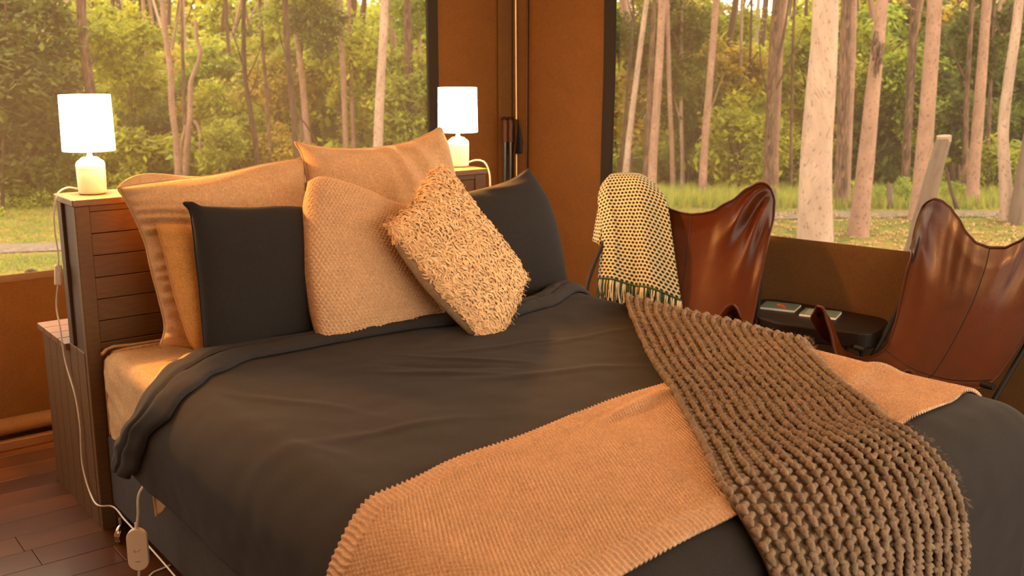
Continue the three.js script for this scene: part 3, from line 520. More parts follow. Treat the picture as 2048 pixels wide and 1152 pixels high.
{
  const { t, S, fn } = pillow('cushion', 'shaggy cream cushion covered in frayed cloth tufts, set on its corner in front', 'cushion', null, PG,
    [[[778, 456], [800, 432], [826, 410], [845, 375], [868, 345], [888, 341]], [[888, 341], [908, 365], [940, 415], [985, 470], [1020, 515], [1046, 553]], [[958, 684], [975, 684], [990, 681], [1012, 640], [1030, 600], [1046, 553]], [[778, 456], [793, 490], [820, 530], [868, 590], [915, 640], [958, 684]]],
    { front: 0.062, back: 0.055, k: 0.36, mat: M.fluffBase, wr: (u, v) => 0.004 * N(u * 6, v * 6) });
  // frayed strips of cloth, row by row
  const strip = (seed) => { const r = rng(seed), b1 = 0.5 + r(), tw = 1.5 * (r() - 0.5); const g = grid(2, 6, (u, v) => { const s = v - 0.5, w = (u - 0.5) * (0.36 - 0.25 * Math.abs(s)); return new V3(s, 0.32 * b1 * (0.25 - s * s) + w * Math.sin(tw * s * 3) * 0.6, w * Math.cos(tw * s * 3) + 0.18 * Math.sin(s * 4 + seed)); }); return g; };
  const r = rng(9), sets = [[], [], []], back = t.position.clone().negate();
  const frameAt = (u, v) => { const e = 0.01, f = fn(1, 0.062), p = f(u, v), du = f(Math.min(1, u + e), v).sub(f(Math.max(0, u - e), v)).normalize(), dv = f(u, Math.min(1, v + e)).sub(f(u, Math.max(0, v - e))).normalize(); return { p, du, dv, n: new V3().crossVectors(dv, du).normalize() }; };
  const rows = 48;
  for (let j = 0; j < rows; j++) for (let i = 0; i < 84; i++) {
    const u = clamp((j + 0.5 + 0.5 * (r() - 0.5)) / rows, 0.004, 0.996), v = clamp((i + r()) / 84, 0.004, 0.996); if (u < 0.075 && v > 0.22) continue; const { p, du, dv, n } = frameAt(u, v);
    if (n.dot(PG.n) < -0.2) n.negate();
    const band = 0.5 + 0.5 * Math.sin(v * 46 + u * 4), L = (0.017 + 0.015 * r()) * (0.75 + 0.5 * band), a = (r() - 0.5) * 1.5 + (r() < 0.2 ? 1.2 : 0);
    const X = dv.clone().multiplyScalar(Math.cos(a)).addScaledVector(du, Math.sin(a)).addScaledVector(n, 0.55 * (r() - 0.25)).normalize(), Z = new V3().crossVectors(X, n).normalize(), Y = new V3().crossVectors(Z, X);
    sets[Math.floor(r() * 3)].push(new THREE.Matrix4().makeBasis(X.multiplyScalar(L), Y.multiplyScalar(L * 0.9), Z.multiplyScalar(0.013 + 0.009 * r())).setPosition(p.addScaledVector(n, 0.002 + 0.006 * r()).add(back)));
  }
  sets.forEach((l, k) => { const m = new THREE.InstancedMesh(strip(k + 3), M.fluff, l.length); m.name = 'frayed_tufts'; m.userData.kind = 'stuff'; const c = new THREE.Color(); l.forEach((q, i) => { m.setMatrixAt(i, q); const h = 0.8 + 0.35 * r(); m.setColorAt(i, c.setRGB(h, h * 0.98, h * 0.95)); }); m.castShadow = m.receiveShadow = true; t.add(m); });
  const fr = []; for (let i = 0; i < 420; i++) { const k = r(), e = frameAt(k < 0.5 ? 0.995 : r(), k < 0.5 ? r() : (k < 0.75 ? 0.005 : 0.995)), d = e.p.clone().sub(S(0.5, 0.5)).normalize().addScaledVector(PG.n, 0.5 * (r() - 0.3)).addScaledVector(e.dv, r() - 0.5).normalize(), L = 0.012 + 0.02 * r(), q = e.p.clone(); fr.push(tube([q, q.clone().addScaledVector(d, L * 0.5).addScaledVector(e.dv, 0.004 * (r() - 0.5)), q.clone().addScaledVector(d, L).add(new V3(0, -0.004, 0))], 0.0007, 3, 3)); }
  const f = part(t, 'fringe', merge(fr), M.fluff); f.userData.kind = 'stuff';
}

// ---------------------------------------------------------------- butterfly chairs
function chairGeometry(fold, wide, wingL, wingR, across, deep) {
  const narrow = pl([[0, 0.83], [0.25, 0.838], [0.48, 0.875], [0.68, 0.945], [0.80, 0.976], [0.88, 0.980], [0.95, 0.962], [1, 0.915]]), broad = pl([[0, 0.83], [0.14, 0.838], [0.26, 0.868], [0.40, 0.928], [0.52, 0.966], [0.62, 0.982], [0.72, 0.985], [0.82, 0.970], [0.90, 0.940], [0.96, 0.895], [1, 0.84]]);
  const yb = (w) => lerp(narrow(w), broad(w), wide), yfN = pl([[0, 0.365], [0.45, 0.38], [0.68, 0.44], [0.80, 0.53], [0.88, 0.575], [0.95, 0.565], [1, 0.525]]), yfW = pl([[0, 0.365], [0.3, 0.385], [0.5, 0.45], [0.64, 0.525], [0.78, 0.575], [0.9, 0.57], [1, 0.52]]), yf = (w) => lerp(yfN(w), yfW(w), wide);
  const rows = [
    [0, (w) => [0.345 * w, yb(w), -0.33 - 0.075 * w * w]], [0.09, (w) => [0.347 * w, yb(w) - 0.085 + 0.012 * w, -0.308 - 0.068 * w * w]],
    [0.30, (w) => [0.338 * w, 0.60 + 0.125 * w * w, -0.225 - 0.055 * w * w]], [0.55, (w) => [0.312 * w, 0.365 + 0.045 * w * w, -0.07 - 0.03 * w * w]],
    [0.64, (w) => [0.302 * w, 0.335 + 0.045 * w * w, 0.02]], [0.82, (w) => [0.302 * w, 0.345 + 0.085 * w * w, 0.18]], [0.93, (w) => [0.315 * w, yf(w) - 0.045 - 0.02 * w, 0.272]], [1, (w) => [0.325 * w, yf(w), 0.315 + 0.005 * w]]];
  const girth = pl([[0, across * 1.5], [0.1, across * 1.44], [0.3, across * 1.18], [0.55, across * 0.98], [1, across]]);
  const sling = (u, v) => {
    const s = u * 2 - 1, w = Math.abs(s), lift = (s < 0 ? wingL : wingR) * sstep(w, 0.35, 0.9) * sstep(v, 0.72, 1), pts = rows.map(([, f]) => new V3(...f(w)));
    let i = 0; while (i < rows.length - 2 && v > rows[i + 1][0]) i++;
    const t = clamp((v - rows[i][0]) / (rows[i + 1][0] - rows[i][0]), 0, 1), g = (k) => pts[clamp(k, 0, rows.length - 1)], T = (k) => rows[clamp(k, 0, rows.length - 1)][0];
    const h = T(i + 1) - T(i), tan = (k) => g(k + 1).clone().sub(g(k - 1)).multiplyScalar(h / Math.max(1e-6, T(k + 1) - T(k - 1)));
    const a = tan(i), b = tan(i + 1), t2 = t * t, t3 = t2 * t;
    const p = g(i).clone().multiplyScalar(2 * t3 - 3 * t2 + 1).addScaledVector(a, t3 - 2 * t2 + t).addScaledVector(g(i + 1), -2 * t3 + 3 * t2).addScaledVector(b, t3 - t2);
    p.x *= Math.sign(s) || 1;
    const dx = 1 - w, dv = v * 1.5, rr = Math.hypot(dx, dv), an = Math.atan2(dv, dx + 1e-4);
    const tip = Math.exp(-(((rr - 0.34) / 0.24) ** 2)) * sstep(dx, 0.02, 0.15), dv2 = (1 - v) * 1.8, r2 = Math.hypot(dx, dv2), an2 = Math.atan2(dv2, dx + 1e-4), tip2 = Math.exp(-(((r2 - 0.3) / 0.2) ** 2)) * sstep(dx, 0.02, 0.15);
    const f = fold * ((wide > 0.5 ? 0.0045 : 0.017) * tip * Math.cos(an * 9.5 + fold * 2 + 0.6 * Math.sign(s)) + 0.012 * tip2 * Math.cos(an2 * 9)) + 0.006 * N(s * 2.2 + fold * 3, v * 3.2) - 0.02 * Math.exp(-(((v - 0.33) / 0.2) ** 2)) * Math.exp(-((s / 0.55) ** 2));
    p.x *= across === 1 ? 1 : girth(v); if (p.z < 0) p.z *= deep;
    p.z += f; p.y += f * 0.4 + lift;
    return p;
  };
  return sling;
}
function butterflyChair(label, ox, oz, yaw, scale, fold, wide, wingL, wingR, across = 1, deep = 1, bow = [0.325, -0.20]) {
  const t = thing('butterfly_chair', label, 'chair', [0, 0, 0], null);
  const sling = chairGeometry(fold, wide, wingL, wingR, across, deep);
  part(t, 'leather_sling', sheet(80, 110, (u, v) => sling(u, v), (u, v) => [u * 0.9, v * 1.3], 0.004), M.leather);
  const rim = []; for (let i = 0; i < 160; i++) { const s = i / 40, e = s % 1; rim.push(s < 1 ? sling(e, 0) : s < 2 ? sling(1, e) : s < 3 ? sling(1 - e, 1) : sling(0, 1 - e)); }
  part(t, 'edge_binding', new THREE.TubeGeometry(new THREE.CatmullRomCurve3(rim, true), 420, 0.0055, 8, true), M.leather);
  const seam = (u, v0, v1, d = 0.0018) => new THREE.TubeGeometry(new THREE.CatmullRomCurve3(Array.from({ length: 40 }, (_, i) => sling(u, lerp(v0, v1, i / 39)).add(new V3(0, 0.0012, 0.0012)))), 90, d, 6, false);
  part(t, 'seam', seam(0.5, 0.005, 0.995), M.leatherSeam); 
  part(t, 'seam', new THREE.TubeGeometry(new THREE.CatmullRomCurve3(Array.from({ length: 40 }, (_, i) => sling(lerp(0.02, 0.98, i / 39), 0.56).add(new V3(0, 0.0012, 0.0012)))), 90, 0.0018, 6, false), M.leatherSeam);
  const rod = (pts) => { const o = []; for (let i = 0; i < pts.length - 1; i++) { const a = new V3(...pts[i]), b = new V3(...pts[i + 1]); for (const k of (i ? [0.06, 0.5, 0.94] : [0, 0.5, 0.94])) o.push(a.clone().lerp(b, k)); } o.push(new V3(...pts[pts.length - 1])); return new THREE.TubeGeometry(new THREE.CatmullRomCurve3(o, false, 'centripetal'), 220, 0.0095, 10, false); };
  part(t, 'frame', rod([[-0.300, 0.955, -0.418], [-bow[0], 0.55, bow[1]], [-0.34, 0.010, 0.22], [0.34, 0.010, 0.22], [0.325, 0.5, -0.20], [0.300, 0.955, -0.418]].map(([x, y, z]) => [x * across * (across === 1 ? 1 : 1 + 0.45 * Math.max(0, (y - 0.45) * 2)), y, z < 0 ? z * (1 + (deep - 1) * 0.8) : z])), M.black);
  part(t, 'frame', rod([[-0.300, 0.545 + wingL, 0.316], [-0.362, 0.36, 0.06], [-0.34, 0.010, -0.30], [0.34, 0.010, -0.30], [0.362, 0.36, 0.06], [0.300, 0.545 + wingR, 0.316]].map(([x, y, z]) => [x * across, y, z])), M.black);
  for (const s of [-1, 1]) part(t, 'clamp', new THREE.CylinderGeometry(0.013, 0.013, 0.05, 16).rotateZ(Math.PI / 2).translate(s * 0.358 * across, 0.405, 0.0), M.black);
  t.position.set(ox, 0, oz); t.rotation.y = yaw; t.scale.setScalar(scale);
  return t;
}
butterflyChair('brown leather butterfly chair by the window edge with a dotted throw over one corner', 2.243, 0.372, -1.018, 1.009, 1, 0.25, -0.09, 0.02, 1, 1, [0.385, -0.06]);
butterflyChair('brown leather butterfly chair at the right edge of the photo, standing clear of any throw', 2.593, 1.30, -1.683, 0.97, 0.5, 1, 0.06, -0.10, 0.8, 1.1);

// dotted woven throw over the left chair's corner
{
  const n = new V3(-0.77, 0.42, 0.475).normalize(), P = new V3(2.428, 0.979, -0.098).addScaledVector(n, 0.055);
  const on = (x, y, d = 0) => onPlane(x, y, P, n).addScaledVector(n, d);
  const t = thing('dotted_throw', 'cream woven throw with dark green dots and fringed hem over the left leather chair', 'throw', [2.3, 0.9, -0.1]);
  const L = polyCurve([on(1203, 357), on(1196, 400), on(1205, 460), on(1201, 520), on(1196, 558)]), Rr = polyCurve([on(1302, 357), on(1330, 395), on(1344, 470), on(1353, 540), on(1361, 600)]);
  const Tp = polyCurve([on(1203, 357), on(1222, 347), on(1250, 344), on(1280, 347), on(1302, 357)]), Bt = polyCurve([on(1196, 558), on(1240, 566), on(1290, 577), on(1330, 590), on(1361, 600)]);
  const c = [Tp(0), Tp(1), Bt(0), Bt(1)];
  const front = (u, v) => {
    const p = Tp(u).multiplyScalar(1 - v).addScaledVector(Bt(u), v).addScaledVector(L(v), 1 - u).addScaledVector(Rr(v), u);
    p.addScaledVector(c[0], -(1 - u) * (1 - v)).addScaledVector(c[1], -u * (1 - v)).addScaledVector(c[2], -(1 - u) * v).addScaledVector(c[3], -u * v);
    const body = 0.045 * Math.pow(Math.max(0, Math.sin(Math.PI * u)), 0.5) * (1 - 0.5 * v), fold = (0.006 + 0.014 * v) * Math.sin(u * 11 + 1.2 * Math.sin(v * 3)) + 0.010 * Math.exp(-(((u - 0.16 - 0.05 * v) / 0.05) ** 2)) - 0.012 * Math.exp(-(((u - 0.55 + 0.1 * v) / 0.05) ** 2)) * sstep(v, 0.1, 0.5);
    return p.addScaledVector(n, body + fold + 0.006 * N(u * 4, v * 4) - 0.06 * Math.exp(-v / 0.05));
  };
  const full = (u, v) => { if (v > 0.2) return front(u, (v - 0.2) / 0.8); const k = 1 - v / 0.2, p = front(u, 0); const back = new V3(0.80, 0, -0.58); return p.addScaledVector(back, 0.10 * Math.sin(k * Math.PI * 0.5)).add(new V3(0, 0.018 * Math.sin(k * Math.PI) - 0.30 * k * k, 0)); };
  part(t, 'cloth', sheet(70, 130, full, (u, v) => [u * 0.34 / 0.074, v * 0.68 / 0.066], 0.008), M.dotted);
  const fl = [on(1200, 366, -0.05), on(1232, 350, -0.03), on(1210, 497, -0.02), on(1178, 474, -0.06)];
  part(t, 'side_fold', sheet(24, 50, (u, v) => fl[0].clone().multiplyScalar((1 - u) * (1 - v)).addScaledVector(fl[1], u * (1 - v)).addScaledVector(fl[2], u * v).addScaledVector(fl[3], (1 - u) * v).addScaledVector(n, 0.03 * Math.sin(Math.PI * u) + 0.008 * Math.sin(u * 9 + v * 3)), (u, v) => [u * 0.12 / 0.074, v * 0.28 / 0.066], 0.008), M.dotted);
  const r = rng(31), cr = [], gr = [];
  for (let i = 0; i < 200; i++) { const u = clamp((i + r()) / 200, 0, 1), p = front(u, 0.995), L2 = 0.075 + 0.03 * r(), q = [p, p.clone().add(new V3(0.008 * (r() - 0.5), -L2 * 0.4, 0.008 * (r() - 0.5))).addScaledVector(n, 0.004 + 0.006 * r()), p.clone().add(new V3(0.018 * (r() - 0.5), -L2, 0.018 * (r() - 0.5)))]; ((Math.floor(u * 42) % 3 === 0) || r() < 0.28 ? gr : cr).push(tube(q, 0.0021, 6, 5)); }
  part(t, 'fringe', merge(cr), M.fringeCream).userData.kind = 'stuff';
  part(t, 'fringe', merge(gr), M.fringeGreen).userData.kind = 'stuff';
  part(t, 'hem_band', tube(Array.from({ length: 20 }, (_, i) => front(i / 19, 0.995).addScaledVector(n, 0.003)), 0.0045, 60, 6), M.fringeGreen);
}

// ---------------------------------------------------------------- side table with two magazines
{
  const y = 0.45, sh = new THREE.Shape(), pts = [[2.70, 0.335], [2.80, 0.39], [2.86, 0.46], [2.925, 0.86], [2.91, 0.94], [2.85, 0.985], [2.70, 1.03], [2.645, 1.0], [2.58, 0.86], [2.53, 0.72], [2.545, 0.58], [2.55, 0.46], [2.62, 0.37]];
  const c = new THREE.CatmullRomCurve3(pts.map(([x, z]) => new V3(x, 0, z)), true, 'catmullrom', 0.35).getPoints(70);
  c.forEach((p, i) => { const w = 1 + 0.006 * N(i * 0.7, 3); const x = 2.73 + (p.x - 2.73) * w, z = 0.7 + (p.z - 0.7) * w; i ? sh.lineTo(x, -z) : sh.moveTo(x, -z); });
  const t = thing('side_table', 'low dark live-edge wood side table on black hairpin legs between the two leather chairs', 'table', [2.74, 0, 0.68]);
  const g = new THREE.ExtrudeGeometry(sh, { depth: 0.05, bevelEnabled: true, bevelSize: 0.008, bevelThickness: 0.008, bevelSegments: 3, curveSegments: 4 }).rotateX(-Math.PI / 2).translate(0, y - 0.058, 0);
  part(t, 'table_top', g, M.tableWood);
  for (const [x, z, dx, dz] of [[2.68, 0.92, -0.04, 0.04], [2.86, 0.86, 0.03, 0.04], [2.80, 0.47, 0.02, -0.03], [2.61, 0.52, -0.04, -0.03]])
    part(t, 'leg', merge([tube([[x - 0.03, y - 0.055, z + 0.02], [x + dx - 0.008, 0.02, z + dz + 0.004], [x + dx, 0.006, z + dz], [x + dx + 0.008, 0.02, z + dz - 0.004], [x + 0.03, y - 0.055, z - 0.02]], 0.006, 60, 8), new RoundedBoxGeometry(0.066, 0.004, 0.05, 1, 0.001).translate(x, y - 0.060, z)]), M.black);
  const cover = (seed, sub) => { const W = 256, cv = document.createElement('canvas'); cv.width = W; cv.height = 340; const g2 = cv.getContext('2d'); g2.fillStyle = sub ? '#6f8079' : '#5c7a78'; g2.fillRect(0, 0, W, 340); const r = rng(seed); for (let i = 0; i < 60; i++) { g2.fillStyle = `rgba(${60 + 60 * r()},${90 + 50 * r()},${80 + 50 * r()},0.35)`; g2.beginPath(); g2.ellipse(W * r(), 340 * r(), 14 + 30 * r(), 8 + 18 * r(), r() * 3, 0, 7); g2.fill(); }
    if (!sub) { g2.fillStyle = '#d8532a'; g2.beginPath(); g2.ellipse(140, 170, 52, 34, -0.6, 0, 7); g2.fill(); g2.beginPath(); g2.ellipse(96, 214, 62, 15, -0.5, 0, 7); g2.fill(); g2.fillStyle = '#e8a13a'; g2.beginPath(); g2.ellipse(172, 138, 20, 16, 0.3, 0, 7); g2.fill(); } else { g2.fillStyle = '#93a39a'; g2.fillRect(30, 40, 196, 90); }
    const t2 = new THREE.CanvasTexture(cv); t2.colorSpace = THREE.SRGBColorSpace; return t2; };
  const mag = (label, cx, cz, yaw, w, l, tex, seed) => {
    const k = thing('magazine', label, 'magazine', [cx, y + 0.0005, cz]);
    const place = (g2) => g2.rotateY(yaw).translate(cx, y + 0.0005, cz);
    part(k, 'pages', place(box(-w / 2, 0.001, -l / 2, w / 2, 0.009, l / 2, 0.002)), M.paper);
    const top = new THREE.PlaneGeometry(w, l, 6, 6).rotateX(-Math.PI / 2); part(k, 'front_cover', place(merge([top.translate(0, 0.0096, 0), box(-w / 2, 0.0088, -l / 2, w / 2, 0.0094, l / 2)])), std({ map: tex, roughness: 0.35 }));
    part(k, 'back_cover', place(box(-w / 2, 0, -l / 2, w / 2, 0.001, l / 2)), M.paper);
  };
  mag('thin booklet with an orange bird-like picture on its cover, nearer the left chair', 2.735, 0.545, 0.42, 0.125, 0.15, cover(3, 0));
  mag('thin grey-green booklet on the side table, partly behind the small leather wing', 2.765, 0.73, 0.42, 0.125, 0.15, cover(8, 1));
}

// ---------------------------------------------------------------- walking poles, cord, bed controller
{
  const Z = new V3(0, 0, -1.075), zn = new V3(0, 0, 1), on = (x, y) => onPlane(x, y, Z, zn);
  const t = thing('walking_poles', 'two dark walking poles with brown grips and a black strap in the canvas corner', 'walking poles', [2.45, 0, -1.075]);
  for (const dx of [0, 11]) {
    const a = on(1009 + dx, 238), b = on(1010 + dx, 284), f = on(1012 + dx, 400).setY(0.0); f.x = b.x - 0.03; f.z = -1.05;
    part(t, 'grip', tube([a, a.clone().lerp(b, 0.3).add(new V3(0.003, 0, 0)), a.clone().lerp(b, 0.6), b], 0.0155, 20, 12), M.handleBrown);
    part(t, 'cap', new THREE.SphereGeometry(0.017, 16, 10).scale(1, 0.7, 1).translate(a.x, a.y, a.z), M.black);
    part(t, 'shaft', tube([b, b.clone().lerp(f, 0.5), f], 0.0095, 20, 12), M.poleMetal);
  }
  const st = [on(1024, 238), on(1031, 238), on(1045, 306), on(1022, 307)];
  part(t, 'strap', sheet(8, 16, (u, v) => st[0].clone().multiplyScalar((1 - u) * (1 - v)).addScaledVector(st[1], u * (1 - v)).addScaledVector(st[2], u * v).addScaledVector(st[3], (1 - u) * v).add(new V3(0, 0, 0.028 + 0.01 * Math.sin(u * 5 + v * 2))), null, 0.004), M.black);
  const c = thing('zip_cord', 'thin white cord hanging straight down the canvas corner', 'cord', [2.6, 1.4, -1.1]);
  part(c, 'cord', tube([on(1031, -60), on(1032, 120), on(1033, 280), on(1033, 420)], 0.0032, 40, 6), M.cord);
}
{
  const X = new V3(-0.058, 0, 0), xn = new V3(1, 0, 0), on = (x, y, d = 0) => onPlane(x, y, X, xn).add(new V3(d, 0, 0));
  const t = thing('blanket_controller', 'white rounded electric blanket controller dangling on its cable beside the bed base', 'controller', [-0.058, 0.17, 0.55]);
  const c = on(276, 1098), w = 0.052, h = 0.118;
  const sh = new THREE.Shape(), r = w / 2 - 0.001; sh.absarc(0, h / 2 - r, r, 0, Math.PI); sh.absarc(0, -h / 2 + r, r, Math.PI, 2 * Math.PI);
  const turn = -0.55;
  const body = part(t, 'case', new THREE.ExtrudeGeometry(sh, { depth: 0.012, bevelEnabled: true, bevelSize: 0.003, bevelThickness: 0.003, bevelSegments: 4, curveSegments: 20 }).translate(0, 0, -0.006).rotateY(turn).translate(c.x, c.y, c.z), M.plastic);
  const mk = (pts, rr) => tube(pts.map(([a, b]) => [a, b, 0.0095]), rr, 30, 5).rotateY(turn).translate(c.x, c.y, c.z);
  part(body, 'mark', mk([[-0.011, -0.006], [-0.007, 0.001], [-0.005, -0.006], [-0.001, -0.003], [0.002, -0.004], [0.006, 0.001], [0.010, 0.004]], 0.0006), M.plasticMark);
  part(body, 'mark', mk([[-0.007, -0.034], [-0.003, -0.033], [0.0, -0.035], [0.004, -0.033], [0.007, -0.034]], 0.0007), M.plasticMark);
  part(t, 'cable', tube([on(281, 958, 0.03), on(279, 985), on(276, 1030), c.clone().add(new V3(0, h / 2 - 0.004, 0))], 0.0036, 30), M.cord);
  part(t, 'cable', tube([c.clone().add(new V3(0, -h / 2 + 0.004, 0)), on(277, 1160), on(276, 1190)], 0.0036, 16), M.cord);
  part(t, 'cable_boot', new THREE.CylinderGeometry(0.004, 0.0055, 0.024, 12).translate(c.x, c.y + h / 2 + 0.008, c.z), M.plastic);
  const cord2 = thing('floor_cord', 'short loop of thin white cord lying on the boards beside the bed base', 'cord', [-0.1, 0.005, 0.6]);
  const fl = (x, y) => onPlane(x, y, new V3(0, 0.004, 0), new V3(0, 1, 0));
  part(cord2, 'cord', tube([fl(296, 1156), fl(308, 1144), fl(322, 1138), fl(340, 1130)], 0.003, 20, 6), M.cord);
  const k = thing('quilt_corner', 'small pointed corner of cream stitched cloth poking out under the duvet hem', 'cloth', [-0.03, 0.4, 0.75]);
  const A = onPlane(306, 975, new V3(-0.035, 0, 0), xn), B = onPlane(345, 1005, new V3(-0.035, 0, 0), xn), C = onPlane(313, 1032, new V3(-0.035, 0, 0), xn);
  part(k, 'cloth', sheet(12, 12, (u, v) => A.clone().multiplyScalar(1 - v).addScaledVector(B.clone().lerp(C, 1 - u), v).add(new V3(0.004 * Math.sin(u * 6), 0, 0)), null, 0.006), M.sheetTan);
  part(k, 'hem', tube([A, A.clone().lerp(C, 0.5), C], 0.004, 20, 6), M.sheetTan);
}

// ---------------------------------------------------------------- outside: the ground
const rangeOf = (x, z) => (x - EYE.x) * FLAT.x + (z - EYE.z) * FLAT.z, acrossOf = (x, z) => (x - EYE.x) * SIDE.x + (z - EYE.z) * SIDE.z;
function ground(x, z) { const t = rangeOf(x, z), s = acrossOf(x, z); return -0.5 - 8.5 * sstep(t, 13, 62) + 9 * sstep(t, 62, 120) + 0.05 * N(x * 0.35, z * 0.35) * sstep(t, 4, 12) + 0.5 * N(x * 0.06, z * 0.06) * sstep(t, 16, 40); }
const place = (s, t) => new V3(EYE.x + FLAT.x * t + SIDE.x * s, 0, EYE.z + FLAT.z * t + SIDE.z * s);
const grassMat = std({ color: lin(0.62, 0.66, 0.55), map: rep(groundT, 0.4, 0.4), roughness: 1 });
struct('ground', grid(160, 170, (u, v) => { const t = -12 + 150 * v * v + 22 * v, s = (u - 0.5) * (30 + 1.9 * Math.max(0, t)), p = place(s, t); p.y = ground(p.x, p.z); return p; }, (u, v) => { const t = -12 + 150 * v * v + 22 * v, s = (u - 0.5) * (30 + 1.9 * Math.max(0, t)); return [s, t]; }), grassMat);
{
  const gp = (x, y) => onPlane(x, y, new V3(0, -0.5, 0), new V3(0, 1, 0));
  const c = polyCurve([gp(-700, 545), gp(-300, 518), gp(0, 500), gp(120, 494), gp(500, 474), gp(1000, 455), gp(1400, 441), gp(1560, 436), gp(1700, 431), gp(1850, 429), gp(2048, 432), gp(2400, 440)]);
  struct('path', grid(200, 8, (u, v) => { const p = c(u), q = c(Math.min(1, u + 0.004)).sub(c(Math.max(0, u - 0.004))).normalize(), w = (v - 0.5) * (0.62 + 0.12 * N(u * 30, 3)), x = p.x - q.z * w, z = p.z + q.x * w; return new V3(x, ground(x, z) + 0.012 + 0.006 * (1 - (2 * v - 1) ** 2), z); }, (u, v) => [u * 40, v * 0.6]), std({ color: lin(0.30, 0.235, 0.18), map: rep(mottleT, 1, 1), roughness: 1 }));
}

// ---------------------------------------------------------------- outside: trunks that can be told apart
const bark = {
  pale: std({ color: lin(0.46, 0.33, 0.26), map: rep(barkT, 1, 0.5), bumpMap: rep(barkT, 1, 0.5), bumpScale: 0.0012, roughness: 0.95 }),
  pink: std({ color: lin(0.37, 0.225, 0.165), map: rep(barkT, 1, 0.6), bumpMap: rep(barkT, 1, 0.6), bumpScale: 0.004, roughness: 0.95 }),
  brown: std({ color: lin(0.31, 0.185, 0.125), map: rep(stringyT, 1, 0.5), bumpMap: rep(stringyT, 1, 0.5), bumpScale: 0.02, roughness: 1 }),
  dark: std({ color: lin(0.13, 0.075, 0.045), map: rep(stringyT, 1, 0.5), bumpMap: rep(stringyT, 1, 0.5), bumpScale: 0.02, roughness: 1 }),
  weathered: std({ color: lin(0.18, 0.13, 0.098), map: rep(barkT, 2, 0.2), bumpMap: rep(barkT, 3, 0.2), bumpScale: 0.006, roughness: 1 }),
  cut: std({ color: lin(0.48, 0.36, 0.25), map: rep(mottleT, 4, 4), roughness: 1 }),
};
// leaves: clusters of small folded blades, in a few shapes shared by all plants
function leafMass(seed, count, clumps, size, flat, droop) {
  const r = rng(seed), pos = [], idx = [], col = [], C = [];
  for (let i = 0; i < clumps; i++) { const a = r() * 6.283, y = (r() * 2 - 1), q = Math.sqrt(1 - y * y) * Math.cbrt(0.25 + 0.75 * r()); C.push([Math.cos(a) * q * 0.85, y * flat * (0.4 + 0.6 * r()), Math.sin(a) * q * 0.85, 0.16 + 0.2 * r(), 0.72 + 0.5 * r(), r()]); }
  for (let i = 0; i < count; i++) {
    const c = C[Math.floor(r() * clumps)], g = () => (r() + r() + r() - 1.5) * 1.15;
    const x = c[0] + g() * c[3], y = c[1] + g() * c[3] * 0.62, z = c[2] + g() * c[3];
    const az = r() * 6.283, el = -droop + (r() - 0.5) * 1.8, L = size * (0.6 + 0.8 * r()), d = new V3(Math.cos(az) * Math.cos(el), Math.sin(el), Math.sin(az) * Math.cos(el)), w = new V3(-Math.sin(az), 0.5 * (r() - 0.5), Math.cos(az)).normalize(), n = new V3().crossVectors(d, w);
    const k = pos.length / 3, W = L * (0.20 + 0.14 * r());
    for (const [a, b, h] of [[0, 0, 0], [0.45, 0.5, 0.08], [1, 0, -0.05], [0.45, -0.5, 0.08]]) pos.push(x + d.x * a * L + w.x * b * W * 2 + n.x * h * L, y + d.y * a * L + w.y * b * W * 2 + n.y * h * L, z + d.z * a * L + w.z * b * W * 2 + n.z * h * L);
    idx.push(k, k + 1, k + 2, k, k + 2, k + 3);
    const t = c[4] * (0.75 + 0.5 * r()); for (let q = 0; q < 4; q++) col.push(t * (0.9 + 0.25 * c[5]), t, t * (0.9 - 0.3 * c[5]));
  }
  const g = new THREE.BufferGeometry(); g.setAttribute('position', new THREE.Float32BufferAttribute(pos, 3)); g.setAttribute('color', new THREE.Float32BufferAttribute(col, 3)); g.setIndex(idx); g.computeVertexNormals(); return g;
}
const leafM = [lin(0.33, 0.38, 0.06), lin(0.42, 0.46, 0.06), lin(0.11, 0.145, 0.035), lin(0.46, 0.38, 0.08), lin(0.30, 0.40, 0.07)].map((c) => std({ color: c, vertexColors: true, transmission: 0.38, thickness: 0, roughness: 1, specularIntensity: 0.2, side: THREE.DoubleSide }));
const bushes = [11, 22, 33, 44].map((s) => leafMass(s, 3400, 34, 0.15, 0.95, 0.2));
const airy = [55, 66, 77].map((s) => leafMass(s, 2600, 22, 0.17, 1.0, 0.7));
const stems = [1, 2].map((s) => { const r = rng(s * 91), a = []; for (let i = 0; i < 6; i++) { const q = r() * 6.283, h = 0.2 + 0.5 * r(); a.push(tube([[0, -1.3, 0], [0.1 * Math.cos(q), -0.6, 0.1 * Math.sin(q)], [0.45 * Math.cos(q), h - 0.3, 0.45 * Math.sin(q)], [0.7 * Math.cos(q + 0.3), h, 0.7 * Math.sin(q + 0.3)]], 0.018, 8, 4)); } return merge(a); });
function plant(kind, label, category, group, P, R, geo, mat, stem, turn, sy = 1) {
  const o = new THREE.Group(); o.name = numbered(kind); o.position.copy(P); o.rotation.y = turn; o.scale.set(R, R * sy, R); tag(o, label, category, group);
  const f = new THREE.Mesh(geo, mat); f.name = 'foliage'; o.add(f);
  const s = new THREE.Mesh(stem, bark.brown); s.name = 'branches'; o.add(s);
  shade(o); scene.add(o); return o;
}
let treeSeed = 1;
